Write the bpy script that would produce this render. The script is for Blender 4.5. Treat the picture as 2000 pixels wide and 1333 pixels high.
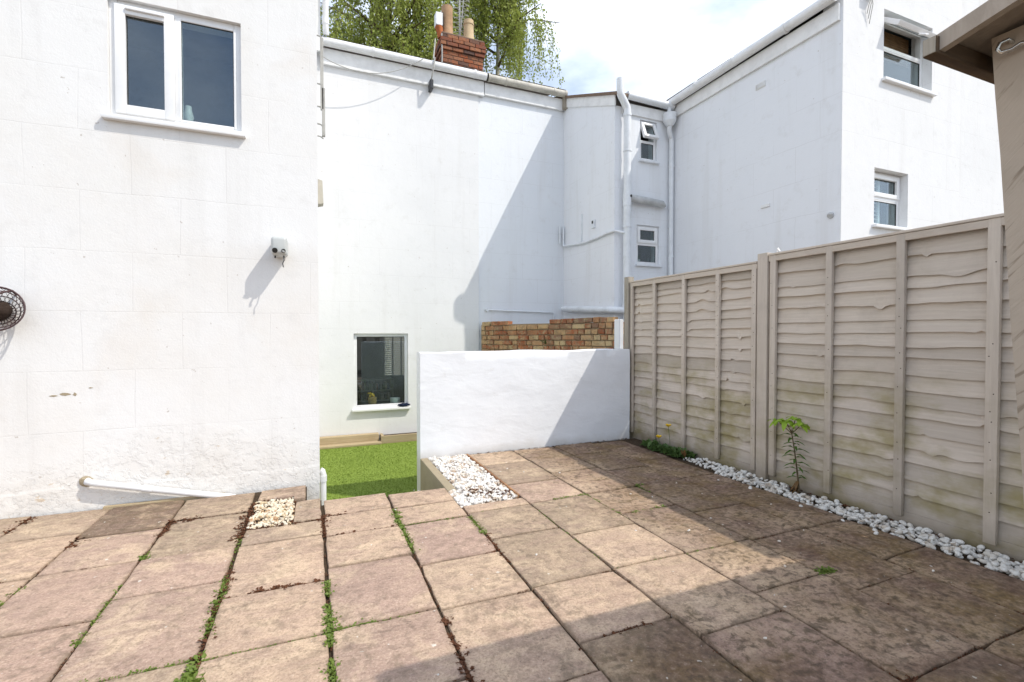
import bpy, bmesh, math, random
import numpy as np
from mathutils import Vector, Matrix, noise as mnoise
random.seed(7); rng = np.random.default_rng(7)
R = math.radians
sc = bpy.context.scene
for o in list(bpy.data.objects): bpy.data.objects.remove(o)

# ------------------------------------------------------------ camera
cd = bpy.data.cameras.new('camera'); cam = bpy.data.objects.new('camera', cd)
sc.collection.objects.link(cam); sc.camera = cam
cd.sensor_width = 36; cd.lens = 936/2000*36; cd.clip_start = .02; cd.clip_end = 800
cam.location = (0, 0, 1.22); cam.rotation_euler = (R(90-1.01), 0, R(-22.57))

# ------------------------------------------------------------ sky, sun, exposure
KX, KY = .62, .53                       # shadow shift per metre of height (towards -X, +Y)
EL = math.atan(1/math.hypot(KX, KY)); AZ = math.atan2(KX, -KY)
w = bpy.data.worlds.new('World'); sc.world = w; w.use_nodes = True
nt = w.node_tree; nt.nodes.clear()
def wn(t, **k):
    n = nt.nodes.new(t)
    for a, b in k.items(): setattr(n, a, b)
    return n
sky = wn('ShaderNodeTexSky', sky_type='NISHITA'); sky.sun_disc = False
sky.sun_elevation = EL; sky.sun_rotation = AZ; sky.altitude = 50; sky.air_density = 1.0; sky.dust_density = 1.2; sky.ozone_density = 1.0
tc = wn('ShaderNodeTexCoord'); mp = wn('ShaderNodeMapping'); mp.inputs['Scale'].default_value = (1, 1, 2.2); mp.inputs['Location'].default_value = (3.1, 2.2, .7)
nz = wn('ShaderNodeTexNoise'); nz.inputs['Scale'].default_value = 1.5; nz.inputs['Detail'].default_value = 7; nz.inputs['Roughness'].default_value = .55
rp = wn('ShaderNodeValToRGB'); rp.color_ramp.elements[0].position = .37; rp.color_ramp.elements[1].position = .60
mx = wn('ShaderNodeMix', data_type='RGBA'); mx.inputs['B'].default_value = (6.9, 7.4, 8.2, 1)
bg = wn('ShaderNodeBackground'); bg.inputs['Strength'].default_value = .15
wo = wn('ShaderNodeOutputWorld')
L = nt.links.new
L(tc.outputs['Generated'], mp.inputs['Vector']); L(mp.outputs['Vector'], nz.inputs['Vector']); L(nz.outputs['Fac'], rp.inputs['Fac'])
L(rp.outputs['Color'], mx.inputs['Factor']); L(sky.outputs['Color'], mx.inputs['A']); L(mx.outputs['Result'], bg.inputs['Color']); L(bg.outputs['Background'], wo.inputs['Surface'])
sl = bpy.data.lights.new('sun', 'SUN'); sl.energy = 2.35; sl.angle = R(.53); sl.color = (1, .945, .85)
so = bpy.data.objects.new('sun', sl); sc.collection.objects.link(so); so.location = (6, -5, 12)
so.rotation_euler = Vector((KX, -KY, 1)).to_track_quat('Z', 'Y').to_euler()
vs = sc.view_settings; vs.view_transform = 'Standard'; vs.look = 'None'; vs.gamma = 1; vs.exposure = .56
try: vs.use_curve_mapping = False
except Exception: pass

# ------------------------------------------------------------ materials
MATS = {}
class NT:
    def __init__(s, name):
        s.m = bpy.data.materials.new(name); s.m.use_nodes = True; s.t = s.m.node_tree
        s.b = s.t.nodes['Principled BSDF']; MATS[name] = s.m
        s.pos = s.t.nodes.new('ShaderNodeNewGeometry').outputs['Position']
    def n(s, typ, ins=None, **k):
        n = s.t.nodes.new(typ)
        for a, b in k.items(): setattr(n, a, b)
        for a, b in (ins or {}).items():
            if isinstance(b, bpy.types.NodeSocket): s.t.links.new(b, n.inputs[a])
            else: n.inputs[a].default_value = b
        return n
    def mapped(s, scale=(1, 1, 1), loc=(0, 0, 0), vec=None, rot=(0, 0, 0)):
        return s.n('ShaderNodeMapping', {'Vector': vec or s.pos, 'Scale': scale, 'Location': loc, 'Rotation': rot}).outputs['Vector']
    def noise(s, scale, detail=4, rough=.55, vec=None, dist=0):
        return s.n('ShaderNodeTexNoise', {'Vector': vec or s.pos, 'Scale': scale, 'Detail': detail, 'Roughness': rough, 'Distortion': dist}).outputs['Fac']
    def ramp(s, fac, stops):
        n = s.n('ShaderNodeValToRGB', {'Fac': fac}); cr = n.color_ramp
        while len(cr.elements) < len(stops): cr.elements.new(.5)
        for e, (p, c) in zip(cr.elements, stops):
            e.position = p; e.color = (c, c, c, 1) if isinstance(c, (int, float)) else (*c, 1)
        return n.outputs['Color']
    def mix(s, fac, a, b, mode='MIX'):
        n = s.n('ShaderNodeMix', {'Factor': fac}, data_type='RGBA', blend_type=mode)
        for k, v in (('A', a), ('B', b)):
            if isinstance(v, bpy.types.NodeSocket): s.t.links.new(v, n.inputs[k])
            else: n.inputs[k].default_value = (*v, 1) if len(v) == 3 else v
        return n.outputs['Result']
    def math(s, op, a, b=0., c=0.):
        n = s.n('ShaderNodeMath', operation=op)
        for i, v in enumerate((a, b, c)):
            if isinstance(v, bpy.types.NodeSocket): s.t.links.new(v, n.inputs[i])
            else: n.inputs[i].default_value = v
        return n.outputs[0]
    def sep(s): return s.n('ShaderNodeSeparateXYZ', {'Vector': s.pos}).outputs
    def rnd(s): return s.n('ShaderNodeObjectInfo').outputs['Random']
    def attr(s, name): return s.n('ShaderNodeAttribute', attribute_type='OBJECT', attribute_name=name).outputs['Fac']
    def bump(s, h, strength=.3, dist=.01, prev=None):
        ins = {'Height': h, 'Strength': strength, 'Distance': dist}
        if prev: ins['Normal'] = prev
        return s.n('ShaderNodeBump', ins).outputs['Normal']
    def fin(s, col=None, rough=.8, normal=None, spec=.3, metal=0):
        if col is not None:
            if isinstance(col, bpy.types.NodeSocket): s.t.links.new(col, s.b.inputs['Base Color'])
            else: s.b.inputs['Base Color'].default_value = (*col, 1)
        if isinstance(rough, bpy.types.NodeSocket): s.t.links.new(rough, s.b.inputs['Roughness'])
        else: s.b.inputs['Roughness'].default_value = rough
        s.b.inputs['Specular IOR Level'].default_value = spec; s.b.inputs['Metallic'].default_value = metal
        if normal: s.t.links.new(normal, s.b.inputs['Normal'])
        return s.m

def white_render(name, axis, base=(.77, .765, .755), tint=(.70, .655, .59), zoff=.143, lumps=0, uoff=0., line=.16, dirt=.6):
    s = NT(name); x, y, z = s.sep()
    u = x if axis == 'x' else y
    comb = s.n('ShaderNodeCombineXYZ', {'X': s.math('ADD', u, uoff + 50*.58), 'Y': s.math('ADD', z, 20*.413 - zoff), 'Z': 0.}).outputs[0]
    wob = s.n('ShaderNodeVectorMath', {0: comb, 1: s.n('ShaderNodeVectorMath', {0: s.n('ShaderNodeTexNoise', {'Vector': s.pos, 'Scale': 1.7, 'Detail': 2.}).outputs['Color'], 'Scale': .03}, operation='SCALE').outputs[0]}, operation='ADD').outputs[0]
    br = s.n('ShaderNodeTexBrick', {'Vector': wob, 'Scale': 1., 'Mortar Size': .0042, 'Mortar Smooth': .4, 'Brick Width': .58, 'Row Height': .413})
    fade = s.ramp(s.noise(1.3, 3), [(.36, .12), (.62, 1.)])
    joint = s.math('MULTIPLY', br.outputs['Fac'], fade)
    col = s.mix(s.ramp(s.noise(.9, 5, .6), [(.45, 0.), (.85, dirt)]), base, tint)
    col = s.mix(s.ramp(s.noise(5.5, 6, .7), [(.56, 0.), (.76, .38)]), col, (.60, .59, .57))
    streak = s.ramp(s.noise(3.0, 4, .6, s.mapped((1.5, 1.5, .12))), [(.54, 0.), (.80, .36)])
    col = s.mix(streak, col, (.60, .585, .56))
    col = s.mix(s.math('MULTIPLY', joint, line), col, (.45, .43, .41))
    spots = s.ramp(s.noise(26, 3, .5), [(.735, 0.), (.76, .6)])
    col = s.mix(spots, col, (.42, .37, .32))
    n1 = s.bump(s.noise(70, 5, .7), .22, .006)
    n1 = s.bump(s.noise(9, 5, .6), .16, .016, n1)
    n1 = s.bump(s.math('SUBTRACT', 1., joint), .22, .004, n1)
    if lumps:
        mask = s.ramp(s.math('ADD', z, s.math('MULTIPLY', s.noise(1.1, 3), 1.1)), [(.62, 1.), (1.12, 0.)])
        pe = s.ramp(s.noise(14, 7, .68, dist=.15), [(.44, 0.), (.50, .8), (.62, 1.)])
        n1 = s.bump(s.math('MULTIPLY', pe, mask), .36*lumps, .015, n1)
        stn = s.ramp(s.noise(1.4, 5, .6, s.mapped((1, 1, .8), (7.3, 0, 2.1)), .5), [(.54, 0.), (.74, .22)])
        col = s.mix(stn, col, (.64, .54, .43))
        chips = s.math('MULTIPLY', s.ramp(s.noise(11, 5, .6, s.mapped((1, 1, 1.6), (3.1, 0, 0))), [(.665, 0.), (.70, .8)]), mask)
        col = s.mix(chips, col, (.55, .43, .30))
        col = s.mix(s.math('MULTIPLY', mask, .20), col, (.66, .58, .48))
    return s.fin(col, .85, n1, .2)
white_render('render_x', 'x', lumps=1)
white_render('render_back', 'x', uoff=.2, zoff=.05, line=.14, base=(.765, .765, .765), tint=(.66, .665, .67), dirt=.6)
white_render('render_side', 'y', uoff=.1, zoff=.1, line=.20, base=(.79, .805, .83), tint=(.70, .725, .755), dirt=.4)
white_render('render_blue', 'x', uoff=.1, zoff=.1, line=.20, base=(.78, .80, .825), tint=(.68, .71, .745), dirt=.5)
white_render('render_gable', 'x', uoff=.33, zoff=.1, line=.22, base=(.77, .77, .77), tint=(.69, .69, .69), dirt=.6)

s = NT('render_low')      # hand-trowelled low wall
n1 = s.bump(s.noise(60, 4, .7), .18, .005); n1 = s.bump(s.noise(3.2, 3, .5, s.mapped((1, 1, 2.0)), .3), .34, .028, n1)
col = s.mix(s.ramp(s.noise(2.2, 5, .65), [(.45, 0.), (.8, .5)]), (.78, .79, .81), (.68, .69, .72))
col = s.mix(s.ramp(s.noise(8, 5, .7), [(.60, 0.), (.82, .5)]), col, (.60, .58, .56))
col = s.mix(s.math('MULTIPLY', s.ramp(s.math('ADD', s.sep()[2], s.math('MULTIPLY', s.noise(5, 4), .16)), [(.05, 1.), (.17, 0.)]), .55), col, (.50, .45, .38))
s.fin(col, .85, n1, .2)

def paint(name, c, rough=.35, var=.12, spec=.5, bumpy=.0):
    s = NT(name); d = tuple(v*(1-var*1.6) for v in c)
    col = s.mix(s.ramp(s.noise(6, 5, .65), [(.42, 0.), (.78, 1.)]), c, d)
    nn = s.bump(s.noise(40, 4, .6), bumpy, .004) if bumpy else None
    return s.fin(col, rough, nn, spec)
paint('upvc', (.82, .82, .82), .28, .05); paint('pipe_white', (.80, .80, .80), .35, .12); paint('pipe_blue', (.76, .785, .81), .45, .12)
paint('fascia', (.80, .80, .79), .5, .12); paint('gutter_old', (.56, .53, .46), .6, .3, bumpy=.2); paint('rubber', (.03, .03, .03), .6, .1)
paint('old_lag', (.58, .59, .59), .8, .25, .2, .5)
paint('black_plastic', (.025, .025, .028), .4, .1); paint('lamp_grey', (.52, .535, .52), .35, .12); paint('dark_hole', (.015, .014, .013), .5, .1)
paint('aerial_grey', (.45, .45, .44), .5, .1); paint('galv', (.42, .41, .38), .45, .25, .5, .2); paint('beige_box', (.52, .48, .40), .6, .2); paint('navy', (.02, .028, .06), .9, .3, .1, .6)
paint('clay_pot', (.46, .29, .17), .8, .3, .2, .3); paint('buff_pot', (.58, .44, .27), .8, .22, .2, .3); paint('orange_clay', (.45, .14, .05), .8, .3, .2, .3)
paint('basket_wire', (.07, .035, .035), .55, .3); paint('coir', (.05, .035, .028), 1, .5, .1, 1.); paint('wicker', (.50, .33, .13), .7, .35, .2, .8)
paint('flower_yellow', (.80, .52, .02), .5, .2, .3); paint('bowl', (.72, .75, .73), .4, .08); paint('interior', (.26, .275, .28), .9, .2, .1)
paint('shelf', (.45, .47, .44), .6, .1); paint('blind', (.66, .66, .63), .6, .1); paint('blind_brown', (.20, .11, .045), .7, .3)
for i, c in enumerate([(.05, .09, .16), (.22, .24, .25), (.16, .05, .04), (.09, .12, .10), (.32, .30, .24)]): paint('book%d' % i, c, .6, .1)
s = NT('steel'); s.fin((.62, .62, .60), .25, None, .5, 1.)
s = NT('slate'); s.fin(s.mix(s.noise(9, 4), (.10, .085, .075), (.19, .15, .125)), .75, s.bump(s.noise(14, 4), .5, .02))
s = NT('brown_tile'); s.fin(s.mix(s.noise(12, 4), (.13, .085, .06), (.24, .17, .12)), .85, s.bump(s.noise(20, 4), .5, .01))
g = NT('glass'); t = g.t; t.nodes.remove(g.b)
bf = g.n('ShaderNodeNewGeometry').outputs['Backfacing']; ior = g.math('ADD', 1.85, g.math('MULTIPLY', bf, 1/1.85-1.85)); fr = g.n('ShaderNodeFresnel', {'IOR': ior}); tr = g.n('ShaderNodeBsdfTransparent', {'Color': (.80, .86, .85, 1)}); gl = g.n('ShaderNodeBsdfGlossy', {'Color': (.86, .93, 1., 1), 'Roughness': .004})
ms = g.n('ShaderNodeMixShader', {0: fr.outputs[0]}); t.links.new(tr.outputs[0], ms.inputs[1]); t.links.new(gl.outputs[0], ms.inputs[2])
t.links.new(ms.outputs[0], t.nodes['Material Output'].inputs['Surface'])

s = NT('slab')            # riven concrete paving
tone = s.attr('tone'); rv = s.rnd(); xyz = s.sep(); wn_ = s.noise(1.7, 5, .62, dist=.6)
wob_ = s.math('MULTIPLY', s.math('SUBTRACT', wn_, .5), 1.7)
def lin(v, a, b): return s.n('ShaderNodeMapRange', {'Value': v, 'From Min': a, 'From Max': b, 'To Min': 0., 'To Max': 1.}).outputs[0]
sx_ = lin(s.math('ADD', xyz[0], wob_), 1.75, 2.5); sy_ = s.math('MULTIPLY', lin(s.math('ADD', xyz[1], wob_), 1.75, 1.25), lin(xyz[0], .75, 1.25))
st = s.math('MINIMUM', s.math('ADD', s.math('MULTIPLY', s.math('MAXIMUM', sx_, sy_), .82), s.math('MULTIPLY', s.attr('stain_shade'), .30)), 1.)  # damp staining by the fence, plus fence and gazebo shade painted into the colour
off = s.n('ShaderNodeCombineXYZ', {'X': s.math('MULTIPLY', rv, 37.), 'Y': s.math('MULTIPLY', rv, 71.), 'Z': 0.}).outputs[0]
P = s.n('ShaderNodeVectorMath', {0: s.pos, 1: off}, operation='ADD').outputs[0]
Ps = s.mapped((1.2, 3.2, 1), vec=P, rot=(0, 0, .35))
base = s.ramp(tone, [(0., (.61, .455, .315)), (.3, (.56, .405, .29)), (.5, (.48, .335, .265)), (.72, (.41, .315, .22)), (1., (.16, .112, .078))])
swirl = s.noise(2.6, 6, .62, Ps, 1.2)
col = s.mix(s.ramp(swirl, [(.40, 0.), (.58, .85)]), base, s.mix(.5, base, (.32, .215, .18)))
col = s.mix(s.ramp(s.noise(3.8, 5, .6, P, .8), [(.50, 0.), (.66, .70)]), col, (.66, .50, .345))
grit = s.noise(95, 5, .8, P)
col = s.mix(s.ramp(grit, [(.38, .60), (.50, 0.)]), col, (.24, .165, .11))
col = s.mix(s.ramp(grit, [(.55, 0.), (.68, .55)]), col, (.76, .62, .46))
lich = s.math('MULTIPLY', s.ramp(s.noise(17, 6, .72, P, .4), [(.50, 0.), (.60, .85)]), s.ramp(s.math('ADD', st, s.math('MULTIPLY', s.noise(1.8, 3, .5, P), .9)), [(.30, .12), (1.1, 1.)]))
col = s.mix(lich, col, (.105, .085, .06))
damp_shade = s.math('MULTIPLY', st, s.ramp(s.noise(3.1, 6, .65, dist=.6), [(.30, .30), (.62, .95)]))  # damp mottling that also darkens the colour to deepen the shaded paving
col = s.mix(damp_shade, col, s.mix(s.ramp(s.noise(3.3, 4, .6), [(.4, 0.), (.6, 1.)]), (.15, .088, .06), (.18, .115, .045)))
col = s.mix(s.ramp(s.noise(30, 2, .4, P), [(.74, 0.), (.77, .7)]), col, (.72, .68, .60))
gc = s.n('ShaderNodeSeparateXYZ', {'Vector': s.n('ShaderNodeTexCoord').outputs['Generated']}).outputs
def edge(v): return s.math('MINIMUM', v, s.math('SUBTRACT', 1., v))
ed = s.math('ADD', s.math('MINIMUM', edge(gc[0]), edge(gc[1])), s.math('MULTIPLY', s.math('SUBTRACT', s.noise(7, 5, .7, P), .5), .12))
col = s.mix(s.ramp(ed, [(.0, .45), (.022, .12), (.05, 0.)]), col, (.15, .105, .065))
col = s.mix(s.math('MULTIPLY', s.ramp(s.noise(11, 6, .75, P, .5), [(.50, 0.), (.64, .75)]), s.ramp(s.noise(1.6, 3, .5), [(.40, .1), (.60, 1.)])), col, (.22, .165, .115))
mot = s.noise(34, 6, .75, P)
col = s.mix(s.math('MULTIPLY', s.ramp(mot, [(.50, 0.), (.60, .8)]), s.math('ADD', .16, s.math('MULTIPLY', st, .6))), col, (.085, .062, .045))
col = s.mix(s.math('MULTIPLY', s.ramp(mot, [(.36, .7), (.46, 0.)]), s.math('ADD', .25, s.math('MULTIPLY', st, .25))), col, (.44, .33, .25))
col = s.mix(s.ramp(s.noise(75, 2, .5, P), [(.70, 0.), (.73, .55)]), col, (.07, .05, .035))
nn = s.bump(grit, .45, .005); nn = s.bump(s.noise(6, 7, .62, Ps, 1.), .55, .022, nn); nn = s.bump(s.noise(32, 4, .6, P), .35, .008, nn)
s.fin(col, .88, nn, .22)
s = NT('soil'); s.fin(s.mix(s.noise(40, 5, .7), (.045, .032, .022), (.12, .085, .055)), 1, s.bump(s.noise(60, 5, .7), 1., .02), .1)
s = NT('earth'); s.fin(s.mix(s.noise(3, 5, .7), (.16, .13, .10), (.25, .21, .16)), 1, s.bump(s.noise(20, 5, .7), .6, .02), .1)
s = NT('debris'); s.fin(s.mix(s.noise(45, 4, .7), (.045, .02, .012), (.17, .075, .04)), .95, None, .1)
s = NT('concrete'); s.fin(s.mix(s.noise(7, 6, .7), (.42, .35, .24), (.27, .22, .15)), .9, s.bump(s.noise(50, 5, .7), .5, .01), .2)
def pebble_mat(name, a, b, c):
    s = NT(name); v = s.n('ShaderNodeTexVoronoi', {'Vector': s.pos, 'Scale': 26.}).outputs['Color']
    h = s.n('ShaderNodeSeparateColor', {'Color': v}).outputs[0]
    col = s.ramp(h, [(0., c), (.22, b), (.45, a), (1., a)])
    s.fin(s.mix(s.ramp(s.noise(45, 4), [(.5, 0.), (.8, .35)]), col, (.45, .38, .30)), .6, s.bump(s.noise(120, 3), .15, .003), .35)
pebble_mat('pebble', (.66, .64, .60), (.58, .54, .48), (.42, .35, .28)); pebble_mat('chip_white', (.74, .71, .67), (.64, .58, .50), (.38, .26, .17)); pebble_mat('chip_tan', (.70, .61, .47), (.58, .45, .28), (.40, .24, .13))

def wood(name, a, b, grain=(14, 1.1, 30), moss=0., paintwear=.3, rough=.75):
    s = NT(name); v = s.mapped(grain); rv = s.rnd()
    v = s.n('ShaderNodeVectorMath', {0: v, 1: s.n('ShaderNodeCombineXYZ', {'X': s.math('MULTIPLY', rv, 60.), 'Y': s.math('MULTIPLY', rv, 33.), 'Z': s.math('MULTIPLY', rv, 91.)}).outputs[0]}, operation='ADD').outputs[0]
    gr = s.noise(2.2, 6, .65, v, .6)
    col = s.mix(s.ramp(gr, [(.35, 0.), (.7, 1.)]), a, b)
    col = s.mix(s.math('MULTIPLY', s.math('MAXIMUM', s.math('SUBTRACT', rv, .35), 0.), .75), col, tuple(c*.55 for c in a))
    col = s.mix(s.ramp(s.noise(3.1, 5, .7), [(.52, 0.), (.80, paintwear)]), col, tuple(c*.45 for c in b))
    if moss:
        z = s.sep()[2]
        mk = s.math('MULTIPLY', s.ramp(s.noise(2.1, 4, .6, s.mapped((1, 1.4, 2.4))), [(.42, 0.), (.66, moss)]), s.ramp(z, [(.15, 1.), (.8, .7), (1.5, .1)]))
        col = s.mix(mk, col, (.23, .19, .04))
        col = s.mix(s.math('MULTIPLY', s.ramp(s.math('ADD', z, s.math('MULTIPLY', s.noise(7, 4), .12)), [(.08, 1.), (.26, 0.)]), .55), col, (.11, .085, .055))
    return s.fin(col, rough, s.bump(gr, .35, .006, s.bump(s.noise(60, 3), .12, .003)), .25)
wood('fence_wood', (.61, .535, .455), (.52, .45, .38), moss=.75)
wood('batten_wood', (.60, .525, .445), (.51, .44, .37), (20, 20, 1.2), moss=.35)
wood('post_grey', (.40, .36, .30), (.26, .225, .18), (20, 20, 1.2), moss=.5, paintwear=.6)
wood('gazebo_wood', (.44, .375, .31), (.34, .285, .23), (16, 16, 5), paintwear=.45)
wood('gazebo_rough', (.17, .115, .07), (.07, .05, .035), (2, 14, 14), paintwear=.5)
wood('sleeper', (.50, .40, .26), (.38, .29, .17), (1.2, 14, 20)); wood('edging_wood', (.42, .22, .10), (.20, .10, .05), (14, 1.5, 20), paintwear=.6)
s = NT('pergola_post'); v = s.mapped((1, 1, 1), rot=(.8, 0, 0)); sw = s.noise(14, 5, .6, s.mapped((.3, .35, 4.2), vec=v), .5)
col = s.mix(s.ramp(sw, [(.34, .75), (.42, 0.)]), (.48, .41, .335), (.24, .19, .14)); col = s.mix(s.ramp(s.noise(5, 4), [(.5, 0.), (.8, .5)]), col, (.30, .25, .195))
s.fin(col, .8, s.bump(sw, .4, .006, s.bump(s.noise(80, 4), .2, .003)), .2)
s = NT('brick'); rv = s.rnd(); base = s.ramp(rv, [(0., (.42, .14, .06)), (.25, (.30, .09, .04)), (.45, (.48, .27, .13)), (.65, (.55, .40, .22)), (.85, (.42, .18, .085)), (1., (.22, .12, .08))])
s.fin(s.mix(s.ramp(s.noise(22, 6, .75), [(.40, 0.), (.62, .85)]), base, s.mix(s.ramp(s.noise(7, 4), [(.4, 0.), (.6, 1.)]), (.44, .36, .22), (.20, .14, .09))), .92, s.bump(s.noise(55, 5, .7), .7, .008), .1)
s = NT('brick_red'); rv = s.rnd(); base = s.ramp(rv, [(0., (.36, .11, .045)), (.3, (.24, .085, .05)), (.5, (.40, .17, .085)), (.75, (.15, .08, .06)), (1., (.10, .065, .055))])
s.fin(s.mix(s.ramp(s.noise(14, 6, .75), [(.44, 0.), (.64, .75)]), base, (.15, .10, .08)), .92, s.bump(s.noise(40, 5, .7), .7, .01), .1)
s = NT('mortar'); s.fin(s.mix(s.noise(25, 5, .7), (.38, .29, .18), (.22, .165, .11)), 1, s.bump(s.noise(60, 5), .7, .01), .1)
s = NT('mortar_dark'); s.fin(s.mix(s.noise(25, 5, .7), (.30, .21, .16), (.14, .095, .07)), 1, None, .1)
def leafmat(name, a, b, sub=.25, scale=7., tr=.3):
    s = NT(name); col = s.mix(s.noise(scale, 3, .6), a, b); s.fin(col, .5, None, .3)
    tb = s.n('ShaderNodeBsdfTranslucent', {'Color': col}); m2 = s.n('ShaderNodeMixShader', {0: tr})
    s.t.links.new(s.b.outputs[0], m2.inputs[1]); s.t.links.new(tb.outputs[0], m2.inputs[2]); s.t.links.new(m2.outputs[0], s.t.nodes['Material Output'].inputs['Surface'])
leafmat('leaf_birch', (.19, .25, .04), (.50, .55, .14), scale=1.8, tr=.35); leafmat('leaf_weed', (.10, .17, .025), (.22, .27, .05), scale=22); leafmat('leaf_sap', (.12, .22, .03), (.05, .11, .03), scale=9); leafmat('leaf_young', (.26, .42, .03), (.34, .48, .06), scale=15); leafmat('leaf_poppy', (.06, .12, .03), (.11, .17, .05), scale=25); leafmat('leaf_dead', (.25, .15, .05), (.12, .06, .03), scale=25)
paint('bark', (.50, .47, .40), .9, .45, .1, .8); paint('stem', (.13, .10, .06), .8, .3, .1)
s = NT('turf'); f = s.noise(170, 4, .7); lo = s.noise(2.2, 4)
s.fin(s.mix(s.ramp(f, [(.35, 0.), (.65, 1.)]), s.mix(lo, (.12, .20, .025), (.18, .26, .035)), (.30, .39, .08)), .8, s.bump(f, .8, .01), .2)

# ------------------------------------------------------------ helpers
COL = sc.collection; OFF = {}
def link(o, parent=None, off=None):
    COL.objects.link(o)
    if parent: o.parent = parent
    OFF[o.name] = Vector(off) if off is not None else (OFF[parent.name] if parent else Vector())
    return o
def tag(o, label=None, cat=None, group=None, kind=None):
    for k, v in (('label', label), ('category', cat), ('group', group), ('kind', kind)):
        if v: o[k] = v
    return o
def thing(name, label, cat, loc=(0, 0, 0), group=None):
    o = bpy.data.objects.new(name, None); o.empty_display_size = .1; o.location = loc
    link(o, None, loc); return tag(o, label, cat, group)
class MB:
    def __init__(s): s.v = []; s.f = []
    def add(s, vs, fs):
        b = len(s.v); s.v += [tuple(v) for v in vs]; s.f += [tuple(i+b for i in f) for f in fs]; return s
    def box(s, a, b, bev=0.):
        x0, y0, z0 = a; x1, y1, z1 = b
        if bev <= 0:
            return s.add([(x0,y0,z0),(x1,y0,z0),(x1,y1,z0),(x0,y1,z0),(x0,y0,z1),(x1,y0,z1),(x1,y1,z1),(x0,y1,z1)], [(0,3,2,1),(4,5,6,7),(0,1,5,4),(1,2,6,5),(2,3,7,6),(3,0,4,7)])
        bm = bmesh.new(); bmesh.ops.create_cube(bm, size=1)
        for v in bm.verts: v.co = Vector(((x0+x1)/2+v.co.x*(x1-x0), (y0+y1)/2+v.co.y*(y1-y0), (z0+z1)/2+v.co.z*(z1-z0)))
        bmesh.ops.bevel(bm, geom=bm.edges[:], offset=min(bev, .45*min(x1-x0, y1-y0, z1-z0)), segments=2, affect='EDGES', profile=.6)
        return s.bm(bm)
    def bm(s, bm, mat=None):
        bm.verts.index_update()
        s.add([(mat @ v.co) if mat else v.co for v in bm.verts], [[v.index for v in f.verts] for f in bm.faces]); bm.free(); return s
    def tube(s, pts, r, n=12, caps=True):
        pts = [Vector(p) for p in pts]; rs = r if isinstance(r, (list, tuple)) else [r]*len(pts); vs = []; fs = []
        d0 = (pts[1]-pts[0]).normalized(); up = Vector((0, 0, 1)) if abs(d0.z) < .9 else Vector((1, 0, 0)); a = d0.cross(up).normalized()
        for i, p in enumerate(pts):
            d = (pts[min(i+1, len(pts)-1)]-pts[max(i-1, 0)]).normalized(); a = (a - d*a.dot(d)).normalized(); b = d.cross(a)
            for k in range(n):
                t = 2*math.pi*k/n; vs.append(p+(a*math.cos(t)+b*math.sin(t))*rs[i])
        for i in range(len(pts)-1):
            for k in range(n): fs.append((i*n+k, i*n+(k+1) % n, (i+1)*n+(k+1) % n, (i+1)*n+k))
        if caps: fs += [tuple(range(n))[::-1], tuple((len(pts)-1)*n+k for k in range(n))]
        return s.add(vs, fs)
    def prism(s, poly, y0, y1, ax=1):     # poly of 2-D points extruded along axis ax
        def P(p, t):
            q = list(p); q.insert(ax, t); return tuple(q)
        n = len(poly); return s.add([P(p, y0) for p in poly]+[P(p, y1) for p in poly], [tuple(range(n)), tuple(range(2*n-1, n-1, -1))]+[(k, k+n, (k+1) % n+n, (k+1) % n) for k in range(n)])
    def build(s, name, mat, parent=None, smooth=None, base=None):
        off = OFF[parent.name] if parent else Vector(base or (0, 0, 0))
        me = bpy.data.meshes.new(name); me.from_pydata([tuple(Vector(v)-off) for v in s.v], [], s.f); me.update()
        bm = bmesh.new(); bm.from_mesh(me); bmesh.ops.recalc_face_normals(bm, faces=bm.faces[:]); bm.to_mesh(me); bm.free()
        if mat: me.materials.append(MATS[mat])
        o = bpy.data.objects.new(name, me); link(o, parent, off)
        if not parent: o.location = off
        if smooth: smooth_angle(me, smooth)
        return o
def smooth_angle(me, deg):
    me.polygons.foreach_set('use_smooth', [True]*len(me.polygons))
    bm = bmesh.new(); bm.from_mesh(me)
    for e in bm.edges: e.smooth = len(e.link_faces) == 2 and e.calc_face_angle(0) < R(deg)
    bm.to_mesh(me); bm.free()
def rawmesh(name, V, F, mat, parent=None, base=(0, 0, 0)):      # numpy quads/tris, fast
    off = OFF[parent.name] if parent else Vector(base)
    V = np.asarray(V, dtype=np.float32)-np.array(off, dtype=np.float32); F = np.asarray(F, dtype=np.int32); k = F.shape[1]
    me = bpy.data.meshes.new(name); me.vertices.add(len(V)); me.vertices.foreach_set('co', V.ravel())
    me.loops.add(F.size); me.loops.foreach_set('vertex_index', F.ravel()); me.polygons.add(len(F))
    me.polygons.foreach_set('loop_start', np.arange(0, F.size, k, dtype=np.int32)); me.update(calc_edges=True); me.validate()
    me.materials.append(MATS[mat]); o = bpy.data.objects.new(name, me); link(o, parent, off)
    if not parent: o.location = off
    return o
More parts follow.
